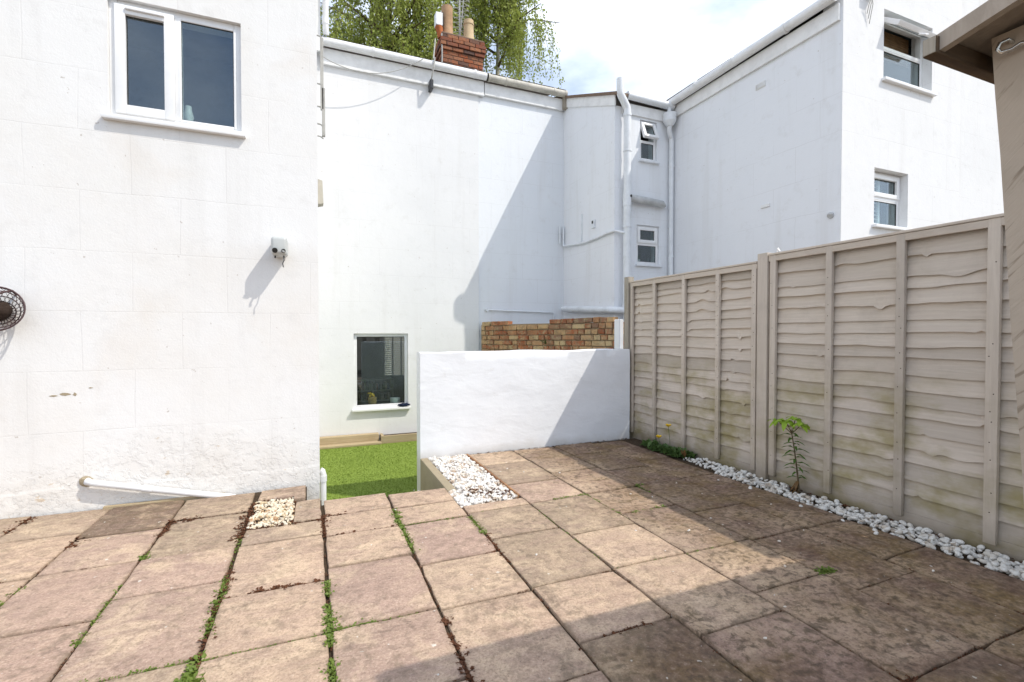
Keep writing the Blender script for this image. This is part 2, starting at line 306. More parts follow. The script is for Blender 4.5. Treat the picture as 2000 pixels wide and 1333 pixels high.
def wall(name, mat, parent, x0, x1, z0, z1, Y, openings=(), th=.24, inward=1):
    """wall facing -Y at plane Y with rectangular openings, thickness th behind it"""
    xs = sorted({x0, x1, *[v for o in openings for v in o[:2]]}); zs = sorted({z0, z1, *[v for o in openings for v in o[2:]]}); m = MB()
    def inside(x, z): return any(o[0] < x < o[1] and o[2] < z < o[3] for o in openings)
    for i in range(len(xs)-1):
        for j in range(len(zs)-1):
            if inside((xs[i]+xs[i+1])/2, (zs[j]+zs[j+1])/2): continue
            a, b, c, d = xs[i], xs[i+1], zs[j], zs[j+1]
            m.add([(a, Y, c), (b, Y, c), (b, Y, d), (a, Y, d)], [(0, 1, 2, 3)]); m.add([(a, Y+th, c), (a, Y+th, d), (b, Y+th, d), (b, Y+th, c)], [(0, 1, 2, 3)])
    for (a, b, c, d), flip in [((x0, x1, z0, z1), True)]+[(o, False) for o in openings]:
        q = [(a, c), (b, c), (b, d), (a, d)]
        for k in range(4):
            p, r = q[k], q[(k+1) % 4]; vs = [(p[0], Y, p[1]), (r[0], Y, r[1]), (r[0], Y+th, r[1]), (p[0], Y+th, p[1])]
            m.add(vs, [(0, 3, 2, 1)] if flip else [(0, 1, 2, 3)])
    me = bpy.data.meshes.new(name); off = OFF[parent.name]; me.from_pydata([tuple(Vector(v)-off) for v in m.v], [], m.f)
    bm = bmesh.new(); bm.from_mesh(me); bmesh.ops.remove_doubles(bm, verts=bm.verts[:], dist=1e-5); bmesh.ops.recalc_face_normals(bm, faces=bm.faces[:]); bm.to_mesh(me); bm.free()
    me.materials.append(MATS[mat]); o = bpy.data.objects.new(name, me); return link(o, parent)
def frame_mb(x0, x1, z0, z1, y0, y1, w, bev=.006):
    m = MB(); m.box((x0, y0, z0), (x0+w, y1, z1), bev); m.box((x1-w, y0, z0), (x1, y1, z1), bev); m.box((x0+w*.98, y0+.001, z0), (x1-w*.98, y1-.001, z0+w), bev); m.box((x0+w*.98, y0+.001, z1-w), (x1-w*.98, y1-.001, z1), bev); return m
def rot_about(m, piv, ang):      # tilt about the x axis
    M = Matrix.Translation(piv) @ Matrix.Rotation(ang, 4, 'X') @ Matrix.Translation(-Vector(piv)); m.v = [tuple(M @ Vector(v)) for v in m.v]; return m
def window(parent, x0, x1, z0, z1, Y, recess, cells, fw=.05, sill=True, sillw=.05, sillmat='upvc', label=None):
    """frame set `recess` behind plane Y; cells: (x0,x1,z0,z1,sash?,open angle)"""
    y0 = Y+recess; y1 = y0+.06
    f = frame_mb(x0, x1, z0, z1, y0, y1, fw*.8).build('window', 'upvc', parent, 40)
    if label: f['label'] = label
    for (a, b, c, d, sash, ang) in cells:
        piv = (0, y0, d)
        if sash:
            sm = frame_mb(a, b, c, d, y0-.022, y0+.03, fw)
            if ang: rot_about(sm, piv, ang)
            so_ = sm.build('sash', 'upvc', f, 40); w_ = fw
        else: so_ = None; w_ = .018
        if so_ is None: frame_mb(a, b, c, d, y0-.004, y0+.03, w_).build('glazing_bead', 'upvc', f, 40)
        pm = MB().box((a+w_-.006, y0+.010, c+w_-.006), (b-w_+.006, y0+.014, d-w_+.006))
        if ang: rot_about(pm, piv, ang)
        gm = frame_mb(a+w_-.003, b-w_+.003, c+w_-.003, d-w_+.003, y0+.004, y0+.016, .006, 0)
        if ang: rot_about(gm, piv, ang)
        gm.build('gasket', 'rubber', f); pm.build('pane', 'glass', f)
    if sill:
        MB().box((x0-.03, Y-sillw, z0-.035), (x1+.03, y0+.05, z0-.001), .006).build('sill', sillmat, f, 40)
    return f
def gutter(pts, r=.056):
    m = MB().tube(pts, r, 14); return m

# ------------------------------------------------------------ ground
tag(MB().add([(-300, -300, -.62), (300, -300, -.62), (300, 300, -.62), (-300, 300, -.62)], [(0, 1, 2, 3)]).build('ground', 'earth'), kind='structure')
ZL = -.45
# patio: bedding with individual slabs on it
pm = MB(); pm.box((-3.2, -1.2, -.6), (-.052, 4.155, -.0135)); pm.box((-.052, -1.2, -.6), (.05, 3.77, -.0137)); pm.box((.05, -1.2, -.6), (.945, 3.66, -.0139)); pm.box((.945, -1.2, -.6), (3.55, 3.575, -.0141)); pm.box((1.0, 3.575, -.6), (3.55, 4.60, -.0143))
patio = tag(pm.build('patio', 'soil'), kind='structure')
CX = [-2.65, -2.2, -1.73, -1.30, -.862, -.405, .056, .508, .957, 1.425, 1.90, 2.378, 2.842, 3.225]
CY = [[4.15, 3.70, 3.10, 2.65], [4.16, 3.68, 3.08, 2.63, 2.05, 1.6], [4.155, 3.68, 3.10, 2.56, 2.08, 1.6], [4.14, 3.58, 3.12, 2.546, 2.09, 1.5], [4.11, 3.695, 3.11, 2.70, 2.088, 1.62, 1.05], [3.352, 3.10, 2.522, 2.068, 1.6, 1.0],
      [3.73, 3.40, 3.055, 2.64, 2.072, 1.612, 1.02, .57], [3.675, 3.37, 3.053, 2.488, 2.052, 1.46, 1.0, .4], [3.22, 3.085, 2.642, 2.06, 1.62, 1.02, .57], [4.575, 4.142, 3.542, 3.104, 2.512, 2.068, 1.465, .88, .43],
      [4.56, 4.447, 4.14, 3.69, 3.117, 2.682, 2.062, 1.62, 1.0, .55], [4.555, 4.14, 3.567, 3.13, 2.515, 2.045, 1.456, .998, .40], [4.53, 3.73, 3.15, 2.667, 2.043, 1.603, .995, .40]]
def slab(poly, tone, stain_shade, dz=0.):
    c = Vector((sum(p[0] for p in poly)/len(poly), sum(p[1] for p in poly)/len(poly), 0)); n = len(poly); ring = []
    for i in range(n):
        a = Vector((*poly[i], 0)); b = Vector((*poly[(i+1) % n], 0)); k = max(2, int((b-a).length/.09)); d = (b-a).normalized(); nn = Vector((-d.y, d.x, 0))
        for j in range(k):
            p = a.lerp(b, j/k); jit = random.gauss(0, .0022)
            if j == 0:
                ring.append(p+(c-p).normalized()*abs(random.gauss(.004, .004))); continue
            ring.append(p+nn*jit)
    tx, ty = random.gauss(0, .005), random.gauss(0, .005); N = len(ring)
    def lev(p, z, ins):
        q = p+(c-p).normalized()*ins; return (q.x-c.x, q.y-c.y, z+dz+(q.x-c.x)*tx+(q.y-c.y)*ty)
    V = [lev(p, -.036, 0) for p in ring]+[lev(p, -.006, 0) for p in ring]+[lev(p, -.0015, .003) for p in ring]+[lev(p, 0, .008) for p in ring]
    F = [tuple(range(3*N, 4*N))]
    for r in range(3): F += [(r*N+i, r*N+(i+1) % N, (r+1)*N+(i+1) % N, (r+1)*N+i) for i in range(N)]
    me = bpy.data.meshes.new('paving_slab'); me.from_pydata(V, [], F); me.materials.append(MATS['slab'])
    o = bpy.data.objects.new('paving_slab', me); link(o, patio); o.location = c; smooth_angle(me, 35)
    o['tone'] = float(tone); o['stain_shade'] = float(stain_shade)
def stain_shade_at(x, y):  # per-slab damp plus painted shade, rising across the fence and gazebo shadow areas
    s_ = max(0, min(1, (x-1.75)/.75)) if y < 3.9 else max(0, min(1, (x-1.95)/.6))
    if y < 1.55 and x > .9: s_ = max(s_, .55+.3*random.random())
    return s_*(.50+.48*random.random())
JL = [.0042]*len(CX); JL[6] = .008; JL[5] = .009; JL[7] = .006
for c, ys in enumerate(CY):
    for a, b in zip(ys[:-1], ys[1:]):
        x0, x1 = CX[c]+JL[c], CX[c+1]-JL[c+1]; g_ = .0036; cx, cy = (x0+x1)/2, (a+b)/2
        tone = random.choice([.05, .15, .2, .3, .3, .45, .55, .7]); st = stain_shade_at(cx, cy)
        if (c, a) in ((3, 4.14),): tone, st = 1., .75
        if c == 4 and a in (3.695, 4.11): tone, st = .72, .30
        if c == 8 and a in (2.642, 3.085): tone, st = .70, .30
        if c == 9 and a in (3.104, 4.142): tone, st = .72, .35
        if c == 10 and a in (4.14, 2.682): tone = .66
        if c == 7 and a == 3.053: tone = .5
        if c == 6 and a in (2.64,): tone = .52
        if c == 6 and a > 3.0 or c == 7 and a > 3.2: tone, st = .30, .05
        if c == 8 and a == 1.62: tone, st = .95, .6
        if c == 9 and a == 1.465: tone, st = .5, .45
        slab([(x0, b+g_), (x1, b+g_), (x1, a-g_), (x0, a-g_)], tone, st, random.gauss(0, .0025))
slab([(-.375, 3.885), (-.135, 3.885), (-.13, 3.80), (-.055, 3.80), (-.06, 4.125), (-.37, 4.10)], .62, .2, .012)
slab([(-.125, 3.365), (.042, 3.36), (.044, 3.775), (-.118, 3.765)], .68, .2, .004)
tag(MB().box((-1.35, 4.125, -.02), (-.62, 4.162, .012), .004).build('timber_strip', 'sleeper', base=(-1, 4.14, -.02)), 'thin yellowish timber strip lying between dark slab and white wall', 'timber')
# retaining kerb and its gravel bed
tag(MB().box((.95, 3.58, ZL-.1), (1.022, 4.595, .004), .008).build('concrete_kerb', 'concrete', base=(.98, 4.05, ZL)), 'weathered concrete kerb holding back the white gravel bed', 'kerb')
m = MB(); m.prism([(1.385, -.03), (1.40, -.03), (1.418, .012), (1.403, .014)], 3.26, 4.56); tag(m.build('timber_edging', 'edging_wood', base=(1.4, 3.9, -.03)), 'narrow reddish timber edging board between gravel bed and paving', 'timber')

MB().add([(1.02, 3.22, -.010), (1.39, 3.22, -.010), (1.39, 4.6, -.010), (1.02, 4.6, -.010), (.955, 3.22, -.010), (.955, 3.58, -.010), (1.02, 3.58, -.010)], [(0, 1, 2, 3), (4, 0, 6, 5)]).build('gravel_bed', 'chip_white', patio)
# lawn
lm = MB().box((-.19, 3.67, ZL-.15), (2.9, 7.595, ZL)); lawn = tag(lm.build('lawn', 'turf'), kind='structure')
n = 26000; bx = rng.uniform(.06, 1.9, n); by = rng.uniform(4.75, 7.34, n); keep = ~((by < 4.8) & (bx > .9)); bx, by = bx[keep], by[keep]; n = len(bx)
ang = rng.uniform(0, 2*math.pi, n); h = rng.uniform(.007, .016, n); dx, dy = np.cos(ang)*.0035, np.sin(ang)*.0035; lx, ly = rng.normal(0, .008, n), rng.normal(0, .008, n)
V = np.stack([np.stack([bx-dx, by-dy, np.full(n, ZL)], 1), np.stack([bx+dx, by+dy, np.full(n, ZL)], 1), np.stack([bx+lx, by+ly, ZL+h], 1)], 1).reshape(-1, 3)
tag(rawmesh('grass_blades', V, np.arange(3*n).reshape(-1, 3), 'turf', base=(.5, 6, ZL)), 'short bright green artificial grass blades on the sunken lawn', 'grass', kind='stuff')

# stones -------------------------------------------------------
def stones(name, label, mat, spots, smin, smax, flat, sub, cat, angular=0.):
    bm = bmesh.new(); bmesh.ops.create_icosphere(bm, subdivisions=sub, radius=.5); bv = np.array([v.co[:] for v in bm.verts]); bf = np.array([[v.index for v in f.verts] for f in bm.faces]); bm.free()
    VV, FF = [], []
    for i, (x, y, z) in enumerate(spots):
        s_ = random.uniform(smin, smax); sc_ = np.array([s_*random.uniform(.8, 1.35), s_*random.uniform(.7, 1.0), s_*random.uniform(*flat)])
        v = bv*(1+rng.normal(0, angular, (len(bv), 1)))*sc_
        M = np.array((Matrix.Rotation(random.uniform(0, 6.28), 3, 'Z') @ Matrix.Rotation(random.gauss(0, .35), 3, 'X') @ Matrix.Rotation(random.gauss(0, .35), 3, 'Y')))
        VV.append(v @ M.T+np.array([x, y, z+sc_[2]*.35])); FF.append(bf+i*len(bv))
    o = rawmesh(name, np.concatenate(VV), np.concatenate(FF), mat, base=tuple(np.mean(np.array(spots), 0)))
    o.data.polygons.foreach_set('use_smooth', [angular < .1]*len(o.data.polygons)); return tag(o, label, cat, kind='stuff')
sp = []
for i in range(1250):
    y = random.uniform(.6, 3.62); e = .05*math.sin(y*5)+.02*math.sin(y*13); lo = 3.225+(.06+e*.3 if y > 3.2 else 0)
    if y > 3.35 and random.random() < .6: continue
    x = random.uniform(lo+.012, 3.452); 
    if 2.42 < y < 2.62 and x > 3.36 and random.random() < .8: continue
    sp.append((x, y, -.014+random.choice([0, .006, .02])))
sp += [(3.16+random.uniform(-.05, .06), random.uniform(1.7, 3.0), -.002) for _ in range(5)]
stones('pebble_border', 'rounded white pebbles filling the strip along the fence foot', 'pebble', sp, .020, .044, (.5, .75), 2, 'pebbles')
sp = [(random.uniform(1.03, 1.385), random.uniform(3.235, 4.56), -.016+random.choice([0, .01, .018])) for _ in range(1900)]
sp += [(random.uniform(.965, 1.03), random.uniform(3.235, 3.575), -.012) for _ in range(90)]
stones('white_gravel', 'angular white gravel chippings in the bed before the low wall', 'chip_white', sp, .018, .038, (.5, .85), 1, 'gravel', .17)
sp = [(random.uniform(-.385, -.13), random.uniform(3.36, 3.875), -.016+random.choice([0, .008, .014])) for _ in range(620)]
stones('tan_gravel', 'small patch of tan gravel filling a missing slab near white wall', 'chip_tan', sp, .014, .030, (.5, .85), 1, 'gravel', .17)
sp = [(random.uniform(.2, 3.1), random.uniform(1.3, 4.2), .001) for _ in range(34)]
sp = [q for q in sp if not (.95 < q[0] < 1.42 and q[1] > 3.2)]
stones('loose_stones', 'few loose white stone chips scattered over the paving', 'chip_white', sp, .008, .02, (.4, .6), 1, 'stones', .15)

# ------------------------------------------------------------ left house
hA = thing('white_house', 'white rendered house with two-pane blue reflecting window and wall lamp', 'house', (-2, 4.17, -.5))
WA = (-1.30, -.488, 2.73, 3.555)
wall('wall', 'render_x', hA, -6.5, .045, -.5, 6.2, 4.17, [WA])
MB().box((-.195, 4.411, -.5), (.045, 7.58, 6.2)).build('side_wall', 'render_side', hA)
MB().prism([(4.0, 6.2), (7.6, 6.2), (5.8, 8.0)], -6.6, .15, 0).build('roof', 'slate', hA)
m = MB()
for i in range(26):          # slightly uneven cement plinth band at the foot
    a = -3.2+i*(3.245/26); b = a+3.245/26; ta = .135+.012*math.sin(a*3)+.006*math.sin(a*11); tb = .135+.012*math.sin(b*3)+.006*math.sin(b*11)
    m.add([(a, 4.1675, -.46), (b, 4.1675, -.46), (b, 4.1675, tb), (a, 4.1675, ta), (a, 4.1695, ta+.02), (b, 4.1695, tb+.02)], [(0, 1, 2, 3), (3, 2, 5, 4)])
m.build('plinth', 'render_x', hA)
wA = window(hA, *WA, 4.17, .035, [(-1.265, -.915, 2.765, 3.52, True, 0), (-.895, -.523, 2.765, 3.52, False, 0)], fw=.062, sillw=.045)
MB().box((-.915, 4.203, 2.765), (-.875, 4.26, 3.52), .004).build('mullion', 'upvc', wA, 40)
MB().box((-1.20, 4.168, 3.487), (-.97, 4.186, 3.503), .004).build('trickle_vent', 'upvc', wA, 40)
def room(parent, x0, x1, z0, z1, y0, y1, mat='interior', hole=None):
    m = MB(); m.add([(x0, y0, z0), (x1, y0, z0), (x1, y1, z0), (x0, y1, z0), (x0, y0, z1), (x1, y0, z1), (x1, y1, z1), (x0, y1, z1)], [(0, 1, 2, 3), (4, 7, 6, 5), (1, 5, 6, 2), (0, 3, 7, 4)])
    if hole:
        a, b, c, d = hole
        for q in ((x0, x1, z0, c), (x0, x1, d, z1), (x0, a, c, d), (b, x1, c, d)): m.add([(q[0], y1, q[2]), (q[1], y1, q[2]), (q[1], y1, q[3]), (q[0], y1, q[3])], [(0, 1, 2, 3)])
    else: m.add([(x0, y1, z0), (x1, y1, z0), (x1, y1, z1), (x0, y1, z1)], [(0, 1, 2, 3)])
    return m.build('room', mat, parent)
room(hA, -2.4, -.25, 2.0, 4.4, 4.415, 6.6)
v = MB(); prof = [(.0, .022), (.02, .030), (.05, .036), (.085, .026), (.12, .036), (.155, .027), (.18, .022), (.20, .022)]
v.tube([(-.86, 4.33, 2.735+z) for z, r in prof], [r for z, r in prof], 16)
tag(v.build('wavy_vase', 'bowl', smooth=60, base=(-.86, 4.33, 2.735)), 'wavy white vase standing inside behind the blue reflecting window', 'vase')
m = MB().tube([(-1.448, 4.20, .197), (-1.43, 4.128, .196), (-1.40, 4.118, .19), (-1.05, 4.118, .10), (-.62, 4.118, -.005), (-.55, 4.118, -.02)], .022, 14)
m.tube([(-1.12, 4.118, .118), (-1.06, 4.118, .1025)], .0255, 14); m.build('waste_pipe', 'pipe_white', hA, 50)
bm = bmesh.new(); bmesh.ops.create_icosphere(bm, subdivisions=2, radius=1)
for q in bm.verts: q.co *= 1+random.gauss(0, .12)
MB().bm(bm, Matrix.Translation((-1.452, 4.165, .193)) @ Matrix.Diagonal((.042, .02, .036, 1))).build('sealant', 'concrete', hA)
m = MB().tube([(.072, 4.24, ZL), (.072, 4.24, .05), (.066, 4.24, .075), (.05, 4.24, .085)], .024, 14); m.tube([(.072, 4.24, -.01), (.072, 4.24, .04)], .029, 14); m.build('gully_pipe', 'pipe_white', hA, 50)
# side mounted metal strip and vent hood, seen edge-on past the corner
m = MB(); m.box((.10, 6.0, 3.80), (.135, 6.04, 4.62), .004); m.box((.115, 6.0, 3.50), (.15, 6.05, 4.05), .004)
for z in (4.63, 4.08, 3.82, 3.62, 3.48): m.tube([(.045, 6.02, z+.02), (.10, 6.02, z+.012), (.13, 6.02, z-.01)], .009, 8)
m.build('metal_bracket', 'galv', hA)
m = MB().prism([(.045, 2.70), (.125, 2.72), (.115, 2.98), (.045, 3.0)], 6.0, 6.15); m.build('vent_hood', 'beige_box', hA)
m = MB().tube([(.20, 7.42, 6.6), (.20, 7.42, 5.60), (.205, 7.46, 5.50)], .042, 14); m.tube([(.20, 7.42, 5.70), (.20, 7.42, 5.62)], .048, 14); m.build('rainwater_pipe', 'pipe_white', hA, 50)
MB().box((.046, 7.45, 5.25), (.13, 7.5, 6.2), .004).build('barge_end', 'fascia', hA)
# wall-mounted lamp
t = thing('wall_lamp', 'rounded grey outdoor wall lamp casting a long shadow on white wall', 'lamp', (-.229, 4.17, 1.80))
bm = bmesh.new(); bmesh.ops.create_cube(bm, size=1)
bmesh.ops.bevel(bm, geom=bm.edges[:], offset=.2, segments=4, affect='EDGES', profile=.5)
MB().bm(bm, Matrix.Translation((-.229, 4.08, 1.873)) @ Matrix.Diagonal((.112, .178, .142, 1))).build('housing', 'lamp_grey', t, 50)
for dx in (-.028, .03):
    MB().tube([(-.229+dx, 3.9945, 1.835), (-.229+dx, 3.985, 1.832)], .019 if dx < 0 else .015, 14).build('lens', 'dark_hole', t, 50)
MB().tube([(-.206, 3.99, 1.835), (-.202, 3.965, 1.828), (-.192, 3.957, 1.822)], .007, 10).build('knob', 'steel', t, 50)
for dx in (-.03, .03): MB().tube([(-.229+dx, 4.05, 1.803), (-.229+dx, 4.05, 1.785)], .006, 8).build('screw', 'dark_hole', t)
m = MB().tube([(-.20, 4.02, 1.80), (-.195, 4.0, 1.765), (-.205, 3.99, 1.74), (-.20, 3.985, 1.71)], .004, 6); m.build('loose_wire', 'black_plastic', t)
# wire basket at the left edge
t = thing('wire_basket', 'round brown wire hanging basket with dark coir ball on white wall', 'basket', (-1.89, 4.15, 1.2))
m = MB(); C = Vector((-1.855, 4.04, 1.37)); ax = Vector((.12, -.95, .22)).normalized(); e1 = ax.cross(Vector((0, 0, 1))).normalized(); e2 = ax.cross(e1)
def bp(t_, r, d): return C+(e1*math.cos(t_)+e2*math.sin(t_))*r-ax*d
for r, d in ((.145, 0), (.143, .006), (.13, .04), (.105, .075), (.075, .1), (.04, .115)): m.tube([bp(k*math.pi/18, r, d) for k in range(37)], .0035 if d > .01 else .005, 6, False)
for k in range(26):
    for tw in (-.9, .9): m.tube([bp(k*2*math.pi/26+tw*i/6, r, d) for i, (r, d) in enumerate(((.145, 0), (.13, .04), (.105, .075), (.075, .1), (.04, .115), (.01, .12)))], .0016, 4, False)
m.build('wire_frame', 'basket_wire', t)
bm = bmesh.new(); bmesh.ops.create_icosphere(bm, subdivisions=3, radius=.07)
for q in bm.verts: q.co *= 1+.12*mnoise.noise(q.co*30)
MB().bm(bm, Matrix.Translation(C-ax*.05)).build('coir_ball', 'coir', t)
m = MB().tube([(-1.80, 4.17, 1.47), (-1.79, 4.10, 1.49), (-1.795, 4.02, 1.475), (-1.81, 3.99, 1.46)], .007, 8); m.build('hook', 'basket_wire', t)
# a patch of blown render
m = MB()
for (x, z, sx, sz) in ((-1.557, .800, .028, .010), (-1.505, .797, .011, .012), (-1.62, .792, .020, .005), (-1.42, .838, .012, .004)):
    q = [(x+sx*math.cos(k*.524)*random.uniform(.6, 1.25), z+sz*math.sin(k*.524)*random.uniform(.6, 1.3)) for k in range(12)]
    MB().prism(q, 4.1683, 4.172).build('blown_patch', 'concrete', hA)

# ------------------------------------------------------------ house across the yard
YB = 7.6
hB = thing('rear_house', 'tall white rendered house wall with low picture window above the lawn', 'house', (1.3, YB, ZL-.1))
WB = (.57, 1.385, .06, 1.205)
wall('wall', 'render_back', hB, .046, 2.56, ZL-.1, 5.36, YB, [WB])
MB().add([(-.3, YB-.1, 5.50), (2.60, YB-.1, 5.50), (2.60, 11.5, 6.75), (-.3, 11.5, 6.75), (-.3, 11.5, 5.0), (2.6, 11.5, 5.0)], [(0, 1, 2, 3), (3, 2, 5, 4)]).build('roof', 'slate', hB)
MB().box((.13, YB-.035, 5.16), (2.645, YB-.001, 5.37), .004).build('fascia', 'fascia', hB)
MB().box((.13, YB-.05, 5.13), (2.645, YB-.001, 5.155), .003).build('soffit', 'fascia', hB)
gutter([(.15, YB-.10, 5.425), (2.66, YB-.10, 5.42)], .06).build('gutter', 'pipe_white', hB, 50)
for x in (.85, 1.75, 2.45): MB().tube([(x, YB-.10, 5.425), (x+.03, YB-.10, 5.425)], .067, 14).build('gutter_bracket', 'pipe_white', hB, 50)
wB = window(hB, *WB, YB, .05, [(.60, 1.355, .09, 1.175, False, 0)], fw=.05, sillw=.07)
rm = room(hB, -.6, 3.6, -.35, 1.9, YB+.245, 11.2, hole=(1.48, 2.3, .25, 1.5))
rm['label'] = 'dim grey room behind the picture window'
bl = MB()
for i in range(20): bl.add([(1.46, 10.95, .25+i*.045), (2.32, 10.95, .25+i*.045), (2.32, 10.99, .272+i*.045), (1.46, 10.99, .272+i*.045)], [(0, 1, 2, 3)])
for x in (1.47, 1.66, 1.85, 2.08, 2.31): bl.box((x-.015, 10.99, .25), (x+.015, 11.02, 1.51))
tag(bl.build('slatted_blind', 'blind', base=(1.9, 11, .25)), 'white slatted blind on far window inside the picture window room', 'blind')
t = thing('bookshelf', 'pale low bookshelf with books seen through the picture window', 'bookshelf', (1.15, 9.2, -.35)); m = MB()
for z in (-.35, -.06, .13, .33): m.box((.72, 9.2, z), (1.40, 9.45, z+.022))
for x in (.72, 1.378): m.box((x, 9.2, -.35), (x+.022, 9.449, .352))
m.build('frame', 'shelf', t)
for zb in (.153, -.037):
    x = .76
    while x < 1.3:
        wd = random.uniform(.025, .06); hh = random.uniform(.09, .16)
        if random.random() < .85: MB().box((x, 9.23, zb), (x+wd-.004, 9.42, zb+hh)).build('book', 'book%d' % random.randrange(5), t)
        x += wd
t = thing('wicker_pot', 'wicker pot of yellow flowers on the inner window sill', 'pot', (.86, YB+.2, .062))
MB().tube([(.86, YB+.2, .062), (.86, YB+.2, .10), (.86, YB+.2, .20)], [.055, .06, .066], 18).build('pot', 'wicker', t, 60)
for i in range(9): 
    bm = bmesh.new(); bmesh.ops.create_icosphere(bm, subdivisions=1, radius=random.uniform(.014, .024)); MB().bm(bm, Matrix.Translation((.86+random.gauss(0, .025), YB+.2+random.gauss(0, .02), .215+random.uniform(0, .05)))).build('flower', 'flower_yellow', t)
v = MB().tube([(1.21, YB+.2, .062), (1.21, YB+.2, .10), (1.21, YB+.2, .175)], [.05, .075, .08], 22)
tag(v.build('white_bowl', 'bowl', smooth=50, base=(1.21, YB+.2, .062)), 'pale green white bowl on the inner window sill beside wicker pot', 'bowl')
MB().box((.574, YB+.112, .035), (1.38, YB+.32, .06), .004).build('inner_sill', 'upvc', wB)
bm = bmesh.new(); bmesh.ops.create_icosphere(bm, subdivisions=4, radius=1)
for q in bm.verts:
    q.co *= 1+.45*mnoise.noise(q.co*2.3)+.2*mnoise.noise(q.co*6)
tag(MB().bm(bm, Matrix.Translation((1.31, YB-.03, .087)) @ Matrix.Diagonal((.085, .035, .026, 1))).build('navy_gloves', 'navy', smooth=60, base=(1.31, YB-.03, .07)), 'crumpled navy cloth gloves lying on the outer window sill', 'gloves')
# timber sleepers at the foot of the wall
def timber(name, a, b, label, bev=.008): return tag(MB().box(a, b, bev).build(name, 'sleeper', base=((a[0]+b[0])/2, (a[1]+b[1])/2, a[2])), label, 'timber')
timber('timber_sleeper', (.06, 7.47, ZL), (.92, 7.585, -.315), 'upper timber sleeper lying against the foot of the white wall')
timber('timber_board', (.06, 7.33, ZL), (.94, 7.465, -.415), 'flat pale timber board on lawn before the upper sleeper')
t = thing('timber_planter', 'low timber planter box with dry soil beside the lawn sleepers', 'planter', (1.4, 7.45, ZL))
MB().box((.935, 7.36, ZL), (2.3, 7.40, -.335), .005).build('board', 'sleeper', t); MB().box((.945, 7.402, ZL), (.985, 7.59, -.336), .005).build('board', 'sleeper', t); MB().box((.99, 7.405, ZL), (2.3, 7.59, -.36)).build('soil', 'soil', t)
# cable sagging across the wall, bracket
cab = MB(); pts = []
for i in range(25):
    u = i/24; pts.append((.10+u*1.50, YB-.30+.14*u, 5.12+.33*u-.245*4*u*(1-u)))
cab.tube(pts, .006, 6); tag(cab.build('slack_cable', 'galv', base=pts[0]), 'thin slack cable sagging below the white gutter', 'cable')
t = thing('cable_bracket', 'dark cable and insulator hanging over white gutter below chimney', 'cable', (1.83, YB-.05, 5.0))
MB().tube([(2.17, 8.98, 6.75), (1.84, 7.75, 5.66), (1.785, YB-.175, 5.50), (1.765, YB-.18, 5.35), (1.745, YB-.16, 5.22), (1.742, YB-.10, 5.17)], .011, 8).build('cable', 'galv', t)
MB().box((1.715, YB-.15, 5.03), (1.77, YB-.002, 5.18), .012).build('insulator', 'black_plastic', t)

# chimney
t = thing('chimney', 'old red brick chimney with two clay pots above white gutter', 'chimney', (2.75, 9.2, 5.8))
cx0, cx1, cy0, cy1 = 2.315, 3.13, 9.0, 9.52; z0c = 5.70; ztop = 6.90
MB().box((cx0+.012, cy0+.012, z0c), (cx1-.012, cy1-.012, ztop-.01)).build('core', 'mortar_dark', t)
def brickmesh(name, lx, ly, lz, mat, seed):
    rr = random.Random(seed); bm = bmesh.new(); bmesh.ops.create_cube(bm, size=1)
    bmesh.ops.bevel(bm, geom=bm.edges[:], offset=.05, segments=1, affect='EDGES')
    for q in bm.verts: q.co = Vector((q.co.x*lx*(1+rr.gauss(0, .012)), q.co.y*ly*(1+rr.gauss(0, .02)), q.co.z*lz*(1+rr.gauss(0, .04))))
    me = bpy.data.meshes.new(name); bm.to_mesh(me); bm.free(); me.materials.append(MATS[mat]); return me
BR = {(k, n_): brickmesh('brick', {'s': .212, 'h': .100, 'q': .05}[k], .102, .063, mt, n_*7+ord(k)) for n_, mt in ((0, 'brick_red'), (1, 'brick_red'), (2, 'brick'), (3, 'brick'), (4, 'brick')) for k in 'shq'}
def put_brick(me, loc, rz, parent, sc_=(1, 1, 1)):
    o = bpy.data.objects.new('brick', me); link(o, parent); o.location = Vector(loc)-OFF[parent.name]; o.rotation_euler = (random.gauss(0, .008), random.gauss(0, .008), rz+random.gauss(0, .01)); o.scale = sc_; return o
nc = int((ztop-z0c)/.075)
for r in range(nc):
    z = z0c+.0375+r*.075
    if z < 6.02: continue
    ov = .03 if r in (nc-4, nc-1) else (.05 if r in (nc-3, nc-2) else 0)
    a = cx0-ov; b = cx1+ov; n_ = 4 if not ov else 4; L_ = (b-a)/n_; sh = .5*L_ if r % 2 else 0
    k = 0; x = a
    while x < b-.02:
        e = min(b, (x+L_-sh) if k == 0 and sh else x+L_); wd = e-x
        put_brick(BR[('s', random.randrange(2))], ((x+e)/2, cy0-ov+.051, z), 0, t, ((wd-.012)/.212, 1, random.uniform(.94, 1.08))); x = e; k += 1
    y = cy0-ov+.102; k = 0
    while y < cy1+ov-.02:
        e = min(cy1+ov, y+(.21 if (r+k) % 2 else .11)); put_brick(BR[('s', random.randrange(2))], (a+.051, (y+e)/2, z), math.pi/2, t, ((e-y-.012)/.212, 1, 1)); y = e; k += 1
MB().box((cx0-.02, cy0-.02, ztop), (cx1+.02, cy1+.02, ztop+.03), .01).build('flaunching', 'mortar_dark', t)
def pot(x, y, z, h, r0, r1, mat, ring):
    pr = [(0, r0*1.12), (.04, r0), (h*.8, r1), (h*.82, r1*(1.12 if ring else 1)), (h*.88, r1*(1.12 if ring else 1)), (h*.9, r1), (h, r1*1.02), (h, r1*.8), (h-.2, r1*.78)]
    return MB().tube([(x, y, z+a_) for a_, _ in pr[:-2]]+[(x, y, z+h-.001), (x, y, z+h-.2)], [q for _, q in pr], 20).build('chimney_pot', mat, t, 40)
